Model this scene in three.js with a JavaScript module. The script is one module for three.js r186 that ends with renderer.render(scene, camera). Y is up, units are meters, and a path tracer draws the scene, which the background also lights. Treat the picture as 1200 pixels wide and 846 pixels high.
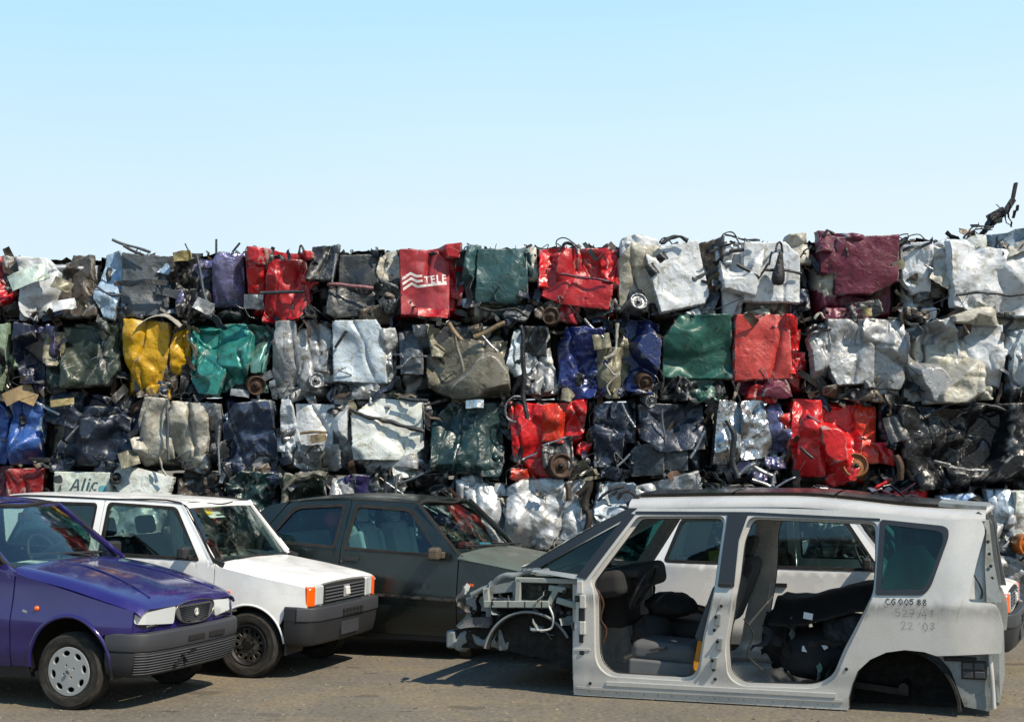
import * as THREE from 'three';
import { mergeGeometries, mergeVertices, toCreasedNormals } from 'three/addons/utils/BufferGeometryUtils.js';
import { ImprovedNoise } from 'three/addons/math/ImprovedNoise.js';
import { RoundedBoxGeometry } from 'three/addons/geometries/RoundedBoxGeometry.js';
import { TessellateModifier } from 'three/addons/modifiers/TessellateModifier.js';

// ---------------------------------------------------------------- camera, sky, sun, exposure
const scene = new THREE.Scene();
const camera = new THREE.PerspectiveCamera(27.95, 1024 / 721, 0.1, 4000);
camera.position.set(0, 1.75, 0);
camera.rotation.x = Math.atan(125 / 1700);
scene.add(camera);

const IN = new ImprovedNoise();
function makeSky() {
  const w = 512, h = 256, d = new Float32Array(w * h * 4);
  // colours by elevation (degrees): a hazy summer sky, paler towards the horizon and towards the sun's side
  const stops = [[-90, .14, .12, .10], [-2, .22, .24, .24], [0, .55, .635, .68], [5, .53, .63, .68], [10, .50, .61, .68], [17, .36, .56, .67], [24, .24, .45, .63], [40, .13, .28, .50], [90, .07, .17, .40]];
  for (let j = 0; j < h; j++) {
    const el = ((j + .5) / h - .5) * 180;
    let k = 0; while (k < stops.length - 2 && el > stops[k + 1][0]) k++;
    const a = stops[k], b = stops[k + 1], t = Math.min(1, Math.max(0, (el - a[0]) / (b[0] - a[0])));
    for (let i = 0; i < w; i++) {
      const az = ((i + .5) / w - .5) * 2 * Math.PI;      // u -> atan2(z, x)
      const sx = Math.cos(az);                            // +x is the sun's side
      const o = (j * w + i) * 4, up = el > -1 ? 1 : 0;
      const hz = up * .02 * (IN.noise(Math.cos(az) * 3, Math.sin(az) * 3, el * .12) + .5 * IN.noise(Math.cos(az) * 7, Math.sin(az) * 7, el * .4)), g = up * .10 * sx * Math.cos(el * Math.PI / 180) + hz;   // uneven thin haze
      d[o] = (a[1] + (b[1] - a[1]) * t) * (1 + 1.6 * g); d[o + 1] = (a[2] + (b[2] - a[2]) * t) * (1 + .7 * g); d[o + 2] = (a[3] + (b[3] - a[3]) * t) * (1 + .2 * g); d[o + 3] = 1;
    }
  }
  const t = new THREE.DataTexture(d, w, h, THREE.RGBAFormat, THREE.FloatType);
  t.mapping = THREE.EquirectangularReflectionMapping; t.magFilter = THREE.LinearFilter; t.minFilter = THREE.LinearFilter; t.wrapS = THREE.RepeatWrapping; t.needsUpdate = true;
  return t;
}
scene.background = makeSky();
scene.environment = scene.background;

const sun = new THREE.DirectionalLight(0xfff1dc, 4.8);
sun.position.set(.50 * 60, .755 * 60, .425 * 60 - 12);
sun.target.position.set(0, 0, -12);
sun.castShadow = true; sun.shadow.mapSize.set(4096, 4096);
Object.assign(sun.shadow.camera, { left: -16, right: 16, top: 16, bottom: -16, near: 1, far: 140 });
scene.add(sun, sun.target);

const renderer = new THREE.WebGLRenderer({ antialias: true });
renderer.toneMapping = THREE.LinearToneMapping;
renderer.toneMappingExposure = 1.5;
renderer.shadowMap.enabled = true;

// ---------------------------------------------------------------- helpers
const V3 = (x, y, z) => new THREE.Vector3(x, y, z);
const lerp = (a, b, t) => a + (b - a) * t, clamp = (x, a, b) => Math.min(b, Math.max(a, x));
const smooth = (a, b, x) => { const t = clamp((x - a) / (b - a), 0, 1); return t * t * (3 - 2 * t); };
function rng(seed) { let a = (seed * 2654435761) >>> 0; return () => { a = (a + 0x6D2B79F5) | 0; let t = Math.imul(a ^ (a >>> 15), 1 | a); t = (t + Math.imul(t ^ (t >>> 7), 61 | t)) ^ t; return ((t ^ (t >>> 14)) >>> 0) / 4294967296; }; }
const noise = (x, y, z = 0) => IN.noise(x, y, z);
function fbm(x, y, z, n = 4) { let s = 0, a = .5; for (let i = 0; i < n; i++) { s += a * IN.noise(x, y, z); x *= 2.03; y *= 2.03; z += 7.7; a *= .5; } return s; }
const used = {};
function numbered(n) { const k = used[n] = (used[n] ?? -1) + 1; return k ? n + '_' + String(k).padStart(3, '0') : n; }
function mesh(name, geo, mat, parent, label) {
  const m = new THREE.Mesh(geo, mat); m.name = name; m.castShadow = m.receiveShadow = true;
  if (label) m.userData.label = label;
  parent.add(m); return m;
}
function thing(name, label, category, group, pos = [0, 0, 0], turn = 0) {
  const g = new THREE.Group(); g.name = numbered(name); g.position.set(...pos); g.rotation.y = turn;
  g.userData = { label, category }; if (group) g.userData.group = group;
  scene.add(g); return g;
}
// a sheet of grid points fn(u, v), u and v in 0..1, with thickness th behind it
function sheet(fn, nu, nv, th = 0, uvfn) {
  const P = [], UV = [], idx = [];
  for (let j = 0; j <= nv; j++) for (let i = 0; i <= nu; i++) {
    const p = fn(i / nu, j / nv); P.push(p.x, p.y, p.z);
    if (uvfn) { const q = uvfn(i / nu, j / nv, p); UV.push(q[0], q[1]); } else UV.push(p.x + p.z * .37, p.y + p.z * .61);
  }
  const id = (i, j) => j * (nu + 1) + i;
  for (let j = 0; j < nv; j++) for (let i = 0; i < nu; i++) idx.push(id(i, j), id(i + 1, j), id(i + 1, j + 1), id(i, j), id(i + 1, j + 1), id(i, j + 1));
  const g = new THREE.BufferGeometry();
  g.setAttribute('position', new THREE.Float32BufferAttribute(P, 3)); g.setAttribute('uv', new THREE.Float32BufferAttribute(UV, 2)); g.setIndex(idx); g.computeVertexNormals();
  if (!th) return g;
  const N = g.attributes.normal.array, P2 = P.map((v, k) => v - N[k] * th);
  const inner = new THREE.BufferGeometry();
  inner.setAttribute('position', new THREE.Float32BufferAttribute(P2, 3)); inner.setAttribute('uv', new THREE.Float32BufferAttribute(UV, 2));
  const id2 = []; for (let k = 0; k < idx.length; k += 3) id2.push(idx[k], idx[k + 2], idx[k + 1]); inner.setIndex(id2); inner.computeVertexNormals();
  const rim = []; for (let i = 0; i < nu; i++) rim.push([id(i, 0), id(i + 1, 0)]); for (let j = 0; j < nv; j++) rim.push([id(nu, j), id(nu, j + 1)]);
  for (let i = nu; i > 0; i--) rim.push([id(i, nv), id(i - 1, nv)]); for (let j = nv; j > 0; j--) rim.push([id(0, j), id(0, j - 1)]);
  const rp = [], ru = [];
  const A = (arr, k) => [arr[3 * k], arr[3 * k + 1], arr[3 * k + 2]];
  for (const [a, b] of rim) { rp.push(...A(P, a), ...A(P2, b), ...A(P, b), ...A(P, a), ...A(P2, a), ...A(P2, b)); for (const k of [a, b, b, a, a, b]) ru.push(UV[2 * k], UV[2 * k + 1]); }
  const r = new THREE.BufferGeometry(); r.setAttribute('position', new THREE.Float32BufferAttribute(rp, 3)); r.setAttribute('uv', new THREE.Float32BufferAttribute(ru, 2)); r.setIndex([...Array(rp.length / 3).keys()]); r.computeVertexNormals();
  return mergeGeometries([g, inner, r]);
}
function place(g, x, y, z, rx = 0, ry = 0, rz = 0) { g.applyMatrix4(new THREE.Matrix4().makeRotationFromEuler(new THREE.Euler(rx, ry, rz))); g.translate(x, y, z); return g; }
function box(w, h, d, x = 0, y = 0, z = 0, rx = 0, ry = 0, rz = 0, bevel) {
  const b = bevel ?? Math.min(w, h, d) * .18;
  return place(b > 0 ? new RoundedBoxGeometry(w, h, d, 2, b) : new THREE.BoxGeometry(w, h, d), x, y, z, rx, ry, rz);
}
function tube(pts, r, seg = 12, rad = 6, closed = false) {
  return new THREE.TubeGeometry(new THREE.CatmullRomCurve3(pts.map(p => p.isVector3 ? p : V3(...p)), closed, 'centripetal'), seg, r, rad, closed);
}
// a tube that is dented and kinked along its length
function hose(pts, r, seed, seg = 24, rad = 7) { const g = tube(pts, r, seg, rad), p = g.attributes.position, n = g.attributes.normal; for (let i = 0; i < p.count; i++) { const x = p.getX(i), y = p.getY(i), z = p.getZ(i), k = r * (.55 * noise(x * 14 + seed, y * 14, z * 14) - .15), w = r * 1.1; p.setXYZ(i, x + n.getX(i) * k + w * noise(x * 6, y * 6, seed + 3), y + n.getY(i) * k + w * noise(x * 6, y * 6, seed + 7), z + n.getZ(i) * k * 1.6); } g.computeVertexNormals(); return g; }
function cyl(r0, r1, h, n = 16, x = 0, y = 0, z = 0, rx = 0, ry = 0, rz = 0) { return place(new THREE.CylinderGeometry(r0, r1, h, n), x, y, z, rx, ry, rz); }
const join = (...g) => mergeGeometries(g.flat().map(q => { const c = q.index ? q.toNonIndexed() : q; for (const k of Object.keys(c.attributes)) if (!['position', 'normal', 'uv'].includes(k)) c.deleteAttribute(k); return c; }));

// a rounded outline: points [x, y, radius?]
function outline(pts, step = .06) {
  const out = [], n = pts.length;
  for (let i = 0; i < n; i++) {
    const [x, y, r = 0] = pts[i];
    if (!r) { out.push([x, y]); continue; }
    const a = pts[(i + n - 1) % n], b = pts[(i + 1) % n];
    const da = Math.hypot(a[0] - x, a[1] - y), db = Math.hypot(b[0] - x, b[1] - y), ra = Math.min(r, da * .48), rb = Math.min(r, db * .48);
    const p = [x + (a[0] - x) / da * ra, y + (a[1] - y) / da * ra], q = [x + (b[0] - x) / db * rb, y + (b[1] - y) / db * rb];
    for (let k = 0; k <= 6; k++) { const t = k / 6, s = 1 - t; out.push([s * s * p[0] + 2 * s * t * x + t * t * q[0], s * s * p[1] + 2 * s * t * y + t * t * q[1]]); }
  }
  const res = [];
  for (let i = 0; i < out.length; i++) {
    const a = out[i], b = out[(i + 1) % out.length], L = Math.hypot(b[0] - a[0], b[1] - a[1]); if (L < 1e-5) continue;
    const m = Math.max(1, Math.ceil(L / step)); for (let k = 0; k < m; k++) res.push([lerp(a[0], b[0], k / m), lerp(a[1], b[1], k / m)]);
  }
  return res;
}
function arc(cx, cy, r, a0, a1, n = 14, ry = r) { const o = []; for (let k = 0; k <= n; k++) { const a = lerp(a0, a1, k / n) * Math.PI / 180; o.push([cx + r * Math.cos(a), cy + ry * Math.sin(a)]); } return o; }
// a body-side panel: outline in (x, y) bent on to z = Z(x, y); side +1 or -1; th thickness inward
function skin(pts, holes, Z, th = .02, side = 1, step = .07, off = 0) {
  const o = outline(pts, step), hs = holes.map(h => outline(h, step));
  const s = new THREE.Shape(o.map(p => new THREE.Vector2(...p))); for (const h of hs) s.holes.push(new THREE.Path(h.map(p => new THREE.Vector2(...p))));
  let g = new THREE.ShapeGeometry(s).toNonIndexed(); g.deleteAttribute('normal'); g.deleteAttribute('uv');
  g = new TessellateModifier(step * 1.6, 7).modify(g);
  const p = g.attributes.position.array, n = p.length / 3, e = .004;
  const mk = (inner) => {
    const P = new Float32Array(n * 3), N = new Float32Array(n * 3), U = new Float32Array(n * 2);
    for (let t = 0; t < n; t += 3) {
      const order = (side > 0) !== inner ? [0, 1, 2] : [0, 2, 1];
      order.forEach((q, k) => {
        const x = p[3 * (t + q)], y = p[3 * (t + q) + 1], z = Z(x, y) + off - (inner ? th : 0), i = t + k;
        let nx = -(Z(x + e, y) - Z(x - e, y)) / (2 * e), ny = -(Z(x, y + e) - Z(x, y - e)) / (2 * e), L = Math.hypot(nx, ny, 1), f = inner ? -1 : 1;
        P.set([x, y, z * side], 3 * i); N.set([f * nx / L, f * ny / L, f * side / L], 3 * i); U.set([x, y], 2 * i);
      });
    }
    const q = new THREE.BufferGeometry(); q.setAttribute('position', new THREE.BufferAttribute(P, 3)); q.setAttribute('normal', new THREE.BufferAttribute(N, 3)); q.setAttribute('uv', new THREE.BufferAttribute(U, 2)); return q;
  };
  const parts = [mk(false)];
  if (th) {
    parts.push(mk(true));
    const rp = [], ru = [];
    for (const L of [o, ...hs]) for (let i = 0; i < L.length; i++) {
      const a = L[i], b = L[(i + 1) % L.length], za = Z(...a) + off, zb = Z(...b) + off;
      const q = [[a[0], a[1], za * side], [b[0], b[1], zb * side], [b[0], b[1], (zb - th) * side], [a[0], a[1], (za - th) * side]];
      for (const k of [0, 1, 2, 0, 2, 3]) { rp.push(...q[k]); ru.push(q[k][0] + q[k][2], q[k][1]); }
    }
    const r = new THREE.BufferGeometry(); r.setAttribute('position', new THREE.Float32BufferAttribute(rp, 3)); r.setAttribute('uv', new THREE.Float32BufferAttribute(ru, 2)); r.computeVertexNormals();
    parts.push(r);
  }
  return mergeGeometries(parts);
}
// a strip swept along a path in plan [[x, z], ...] with a profile [[out, y], ...]
function sweep(path, prof, th = 0, closedEnds = false) {
  const n = path.length, nor = path.map((p, i) => { const a = path[Math.max(0, i - 1)], b = path[Math.min(n - 1, i + 1)]; const dx = b[0] - a[0], dz = b[1] - a[1], L = Math.hypot(dx, dz) || 1; return [dz / L, -dx / L]; });
  return sheet((u, v) => { const f = u * (n - 1), i = Math.min(n - 2, Math.floor(f)), t = f - i, g = v * (prof.length - 1), j = Math.min(prof.length - 2, Math.floor(g)), s = g - j;
    const o = lerp(prof[j][0], prof[j + 1][0], s), y = lerp(prof[j][1], prof[j + 1][1], s);
    const nx = lerp(nor[i][0], nor[i + 1][0], t), nz = lerp(nor[i][1], nor[i + 1][1], t);
    return V3(lerp(path[i][0], path[i + 1][0], t) + nx * o, y, lerp(path[i][1], path[i + 1][1], t) + nz * o); }, n - 1, prof.length - 1, th);
}

// ---------------------------------------------------------------- textures and materials
function dataTex(n, f, srgb = true, rep = 1) {
  const d = new Uint8Array(n * n * 4);
  for (let j = 0; j < n; j++) for (let i = 0; i < n; i++) { const c = f(i / n, j / n), o = (j * n + i) * 4; d[o] = clamp(c[0], 0, 1) * 255; d[o + 1] = clamp(c[1], 0, 1) * 255; d[o + 2] = clamp(c[2], 0, 1) * 255; d[o + 3] = 255; }
  const t = new THREE.DataTexture(d, n, n); t.wrapS = t.wrapT = THREE.RepeatWrapping; t.magFilter = THREE.LinearFilter; t.minFilter = THREE.LinearMipmapLinearFilter; t.generateMipmaps = true;
  if (srgb) t.colorSpace = THREE.SRGBColorSpace; t.repeat.set(rep, rep); t.needsUpdate = true; return t;
}
// noise that tiles over the unit square
const LH = (x, y, s) => { let h = Math.imul(x, 374761393) ^ Math.imul(y, 668265263) ^ Math.imul(s | 0, 2246822519); h = Math.imul(h ^ (h >>> 13), 1274126177); h ^= h >>> 16; return (h >>> 0) / 4294967296 * 6.2832; };
function tnoise(u, v, f, s = 0) { f = Math.max(1, Math.round(f)); const x = u * f, y = v * f, i = Math.floor(x), j = Math.floor(y), a = x - i, b = y - j, w = t => t * t * t * (t * (t * 6 - 15) + 10);
  const g = (di, dj) => { const h = LH((i + di) % f, (j + dj) % f, s * 7 + 1); return Math.cos(h) * (a - di) + Math.sin(h) * (b - dj); }; const wa = w(a); return 1.4 * lerp(lerp(g(0, 0), g(1, 0), wa), lerp(g(0, 1), g(1, 1), wa), w(b)); }
function tfbm(u, v, f, s = 0, n = 4) { let r = 0, a = .6; for (let i = 0; i < n; i++) { r += a * tnoise(u, v, f, s + i * 5); f *= 2.1; a *= .55; } return r; }
function scratches(n, count, seed, len, wid = 1) {
  const a = new Float32Array(n * n), R = rng(seed);
  for (let k = 0; k < count; k++) {
    let x = R() * n, y = R() * n, an = R() * 6.28, L = len * (.2 + R() * R() * 1.8) * n, s = .25 + R() * .75, w = wid * (R() < .15 ? 2.5 : 1);
    const bend = (R() - .5) * .02;
    for (let q = 0; q < L; q++) { x += Math.cos(an); y += Math.sin(an); an += bend + (R() - .5) * .05; for (let e = 0; e < w; e++) { const i = ((Math.floor(y) % n) + n) % n * n + ((Math.floor(x + e) % n) + n) % n; a[i] = Math.max(a[i], s * (.5 + .5 * R())); } }
  }
  return a;
}
const TN = 512, SC = scratches(TN, 200, 5, .10), SC2 = scratches(TN, 90, 9, .16, 2);
const at = (a, u, v) => a[Math.floor(v * TN) % TN * TN + Math.floor(u * TN) % TN];
// wrecked paint: grime in patches, dark scuffs, pale scratches
const wreckMap = dataTex(TN, (u, v) => {
  const g = smooth(.05, .5, tfbm(u, v, 9, 0)), f = tfbm(u, v, 26, 20), s = at(SC2, u, v) * .6, p = at(SC, u, v) * .18;
  const k = 1 - .17 * g - .10 * Math.max(0, f) - s * .75 * smooth(-.2, .2, tnoise(u, v, 4, 9)) + p;
  return [k, k * (1 - .03 * g), k * (1 - .09 * g)];
});
const wreckRough = dataTex(TN, (u, v) => { const r = .86 + .4 * tfbm(u, v, 7, 3) + at(SC, u, v) * .2; return [r, r, r]; }, false);
const wreckBump = dataTex(TN, (u, v) => { const r = 1 - Math.abs(tnoise(u, v, 13, 5)) * 1.8, q = 1 - Math.abs(tnoise(u, v, 31, 9)) * 1.8, k = .35 + .3 * r * smooth(-.1, .3, tnoise(u, v, 5, 11)) + .14 * q * smooth(-.05, .3, tnoise(u, v, 7, 13)) - .25 * at(SC2, u, v) + .05 * tnoise(u, v, 90, 2); return [k, k, k]; }, false);
const dustMap = dataTex(TN, (u, v) => { const g = smooth(-.15, .4, tfbm(u, v, 3, 40)), f = tfbm(u, v, 40, 60, 2), s = at(SC, u, v); const k = 1 - .05 * g + .02 * f - s * .05; return [k, k, k * .99]; });
const dustRough = dataTex(TN, (u, v) => { const r = .62 + .5 * tfbm(u, v, 4, 31) + .12 * tnoise(u, v, 60, 2); return [r, r, r]; }, false);
const grimeMap = dataTex(TN, (u, v) => { const a = tfbm(u, v, 9, 70), b = tfbm(u, v, 30, 80, 3), k = .62 + .5 * a + .35 * b; return [k * 1.04, k, k * .93]; });
const M = {};
const col = h => new THREE.Color(h);
function wreckPaint(hex, metal = 0, rough = .55) {
  const k = 'w' + hex + metal + rough; if (M[k]) return M[k];
  return M[k] = new THREE.MeshPhysicalMaterial({ color: 0xffffff, metalness: metal, roughness: rough, map: wreckMap, bumpMap: wreckBump, bumpScale: .012, roughnessMap: wreckRough, clearcoat: 0, clearcoatRoughness: .4, vertexColors: true, side: THREE.DoubleSide });
}
function carPaint(hex, metal = 0, rough = .5, cc = .8) {
  return new THREE.MeshPhysicalMaterial({ color: col(hex), metalness: metal, roughness: rough, map: dustMap, roughnessMap: dustRough, clearcoat: cc, clearcoatRoughness: .12, side: THREE.DoubleSide });
}
const std = (hex, rough = .7, metal = 0, map) => new THREE.MeshStandardMaterial({ color: col(hex), roughness: rough, metalness: metal, side: THREE.DoubleSide, ...(map ? { map } : {}) });
M.rubber = std('#1d1d1e', .85, 0, grimeMap); M.tyre = std('#3a3937', .92, 0, grimeMap); M.blackPlastic = std('#1b1c1e', .6); M.greyPlastic = std('#42444a', .62, 0, dustMap);
M.bumper = std('#303238', .6, 0, dustMap); M.bumperDark = std('#1d1f23', .6, 0, dustMap); M.trim = std('#0e0f11', .5);
M.junk = new THREE.MeshStandardMaterial({ color: 0xffffff, vertexColors: true, roughness: .75, metalness: .15, map: grimeMap, side: THREE.DoubleSide });
M.rust = std('#5a3520', .85, .2, grimeMap); M.darkSteel = std('#34363a', .5, .6, grimeMap); M.steel = std('#8d9094', .38, .8, grimeMap); M.wire = std('#1c1d1f', .6, .2); M.brightSteel = std('#b9bcbf', .32, .85, grimeMap);
M.glass = new THREE.MeshPhysicalMaterial({ color: col('#e6f1ed'), transmission: 1, thickness: 0, roughness: .03, ior: 1.5, side: THREE.DoubleSide });
M.glassTint = new THREE.MeshPhysicalMaterial({ color: col('#6f9a98'), transmission: 1, thickness: 0, roughness: .05, ior: 1.5, side: THREE.DoubleSide });
M.glassDark = new THREE.MeshPhysicalMaterial({ color: col('#d2e6e6'), transmission: 1, thickness: 0, roughness: .04, ior: 1.5, side: THREE.DoubleSide }); M.mirrorGrey = std('#6b6459', .8, 0, grimeMap);
M.glassQuarter = new THREE.MeshPhysicalMaterial({ color: col('#6aa39c'), transmission: 1, thickness: 0, roughness: .05, ior: 1.5, side: THREE.DoubleSide });
M.seat = std('#66686b', .95, 0, dustMap); M.seatDark = std('#1a1b1d', .95, 0, dustMap); M.seatPale = std('#b4b8b4', .95, 0, dustMap); M.interior = std('#26272a', .85, 0, dustMap);
M.lampGlass = new THREE.MeshPhysicalMaterial({ color: col('#c3c9cb'), roughness: .16, metalness: .25, clearcoat: 1, clearcoatRoughness: .05 });
M.amber = new THREE.MeshPhysicalMaterial({ color: col('#d9560a'), roughness: .25, clearcoat: .8, clearcoatRoughness: .1 });
M.white = std('#dddddb', .5); M.yellow = std('#e8c51a', .6); M.hubcap = std('#8b8e90', .55, .05, dustMap);
// ---------------------------------------------------------------- ground
{
  const n = 1024, spots = rng(3), oil = [];
  for (let k = 0; k < 60; k++) oil.push([spots(), spots(), .005 + .03 * spots() * spots(), .3 + .7 * spots()]);
  const tex = dataTex(n, (u, v) => {
    const a = tfbm(u, v, 7, 100, 5), b = tfbm(u, v, 60, 120, 3), c = tnoise(u, v, 220, 140);
    const sand = smooth(-.1, .3, a + .3 * b), gravel = c > .42 ? .04 : c < -.44 ? -.05 : 0;
    let k = .382 + .035 * a + .035 * b + gravel + .025 * c;
    let r = k * lerp(.99, 1.03, sand), g = k * lerp(.93, .95, sand), bl = k * lerp(.82, .77, sand);
    return [r, g, bl];
  });
  const stain = dataTex(n, (u, v) => { let o = 0; for (const [x, y, s, w] of oil) { const dx = Math.abs(u - x), dy = Math.abs(v - y); let q = Math.hypot(Math.min(dx, 1 - dx), Math.min(dy, 1 - dy) * 1.6) / s; if (q > 2.2) continue; q += .9 * tnoise(u, v, 40, x * 9); o = Math.max(o, w * smooth(1.1, .5, q)); } const a = smooth(.05, .5, tfbm(u, v, 9, 200)); const k = 1 - .3 * o - .06 * a; return [k, k * .995, k * .99]; });
  const bump = dataTex(n, (u, v) => { const k = .5 + .25 * tfbm(u, v, 14, 300, 3) + .25 * tnoise(u, v, 130, 320) + .2 * tnoise(u, v, 260, 330); return [k, k, k]; }, false);
  // colour of the worn, sandy asphalt times the stains, in one map that tiles every 9 m
  const A = tex.image.data, S = stain.image.data; for (let i = 0; i < A.length; i += 4) for (let c = 0; c < 3; c++) A[i + c] = A[i + c] * S[i + c] / 255;
  const mat = new THREE.MeshStandardMaterial({ color: 0xffffff, map: tex, roughness: .95, bumpMap: bump, bumpScale: .004 });
  const near = sheet((u, v) => { const x = lerp(-16, 16, u), z = lerp(-24, 2, v); return V3(x, 0, z); }, 8, 8, 0, (u, v, p) => [p.x / 7, p.z / 7]);
  const g = mesh('ground', near, mat, scene); g.userData.kind = 'structure';
  const far = new THREE.Shape([[-1500, -1500], [1500, -1500], [1500, 1500], [-1500, 1500]].map(p => new THREE.Vector2(...p)));
  far.holes.push(new THREE.Path([[-16, -2], [16, -2], [16, 24], [-16, 24]].map(p => new THREE.Vector2(...p))));
  const fg = new THREE.ShapeGeometry(far); fg.rotateX(-Math.PI / 2);
  const fu = fg.attributes.uv, fp = fg.attributes.position; for (let i = 0; i < fu.count; i++) fu.setXY(i, fp.getX(i) / 7, fp.getZ(i) / 7);
  const f = mesh('ground_beyond', fg, mat, scene); f.userData.kind = 'structure';
  // loose grit and pebbles
  const peb = new THREE.IcosahedronGeometry(1, 0); peb.scale(1, .55, .8); peb.translate(0, .3, 0);
  const N = 5200, im = new THREE.InstancedMesh(peb, std('#6f675a', .9), N), R = rng(77), o = new THREE.Object3D();
  for (let i = 0; i < N; i++) {
    const z = -7.5 - 8.5 * Math.sqrt(R()) * R() * 1.2 - R(), x = (R() * 2 - 1) * (-z) * .42, s = .003 + .011 * R() * R() * R();
    o.position.set(x, 0, z); o.rotation.set(R(), R() * 6, R()); o.scale.set(s * (1 + R()), s, s); o.updateMatrix(); im.setMatrixAt(i, o.matrix);
    const k = .5 + R() * 1.1; im.setColorAt(i, new THREE.Color(k, k * .98, k * .92));
  }
  im.name = 'loose_grit'; im.castShadow = im.receiveShadow = true; im.userData = { label: 'loose grit and small pebbles scattered over the yard', category: 'grit', kind: 'stuff' }; scene.add(im);
  // broken bits of plastic, glass and sheet
  const bit = new THREE.BoxGeometry(1, .16, .6); bit.translate(0, .1, 0); const NB = 520, ib = new THREE.InstancedMesh(bit, std('#808080', .6), NB), tones = [[.10, .10, .11], [.5, .5, .5], [.05, .05, .06], [.35, .30, .22], [.45, .08, .06], [.25, .28, .3], [.6, .62, .6]];
  for (let i = 0; i < NB; i++) { const edge = R() < .45, z = edge ? -15.2 - R() * .6 : -8 - 7 * R(), x = (R() * 2 - 1) * (-z) * .42, s = .008 + .03 * R() * R() * R(); o.position.set(x, 0, z); o.rotation.set(0, R() * 6, 0); o.scale.set(s * (1 + R()), s * (.4 + R()), s); o.updateMatrix(); ib.setMatrixAt(i, o.matrix); ib.setColorAt(i, new THREE.Color(...tones[Math.floor(R() * 7)])); }
  ib.name = 'scrap_crumbs'; ib.castShadow = ib.receiveShadow = true; ib.userData = { label: 'crumbs of broken plastic, glass and metal on the ground', category: 'debris', kind: 'stuff' }; scene.add(ib);
}
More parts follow.
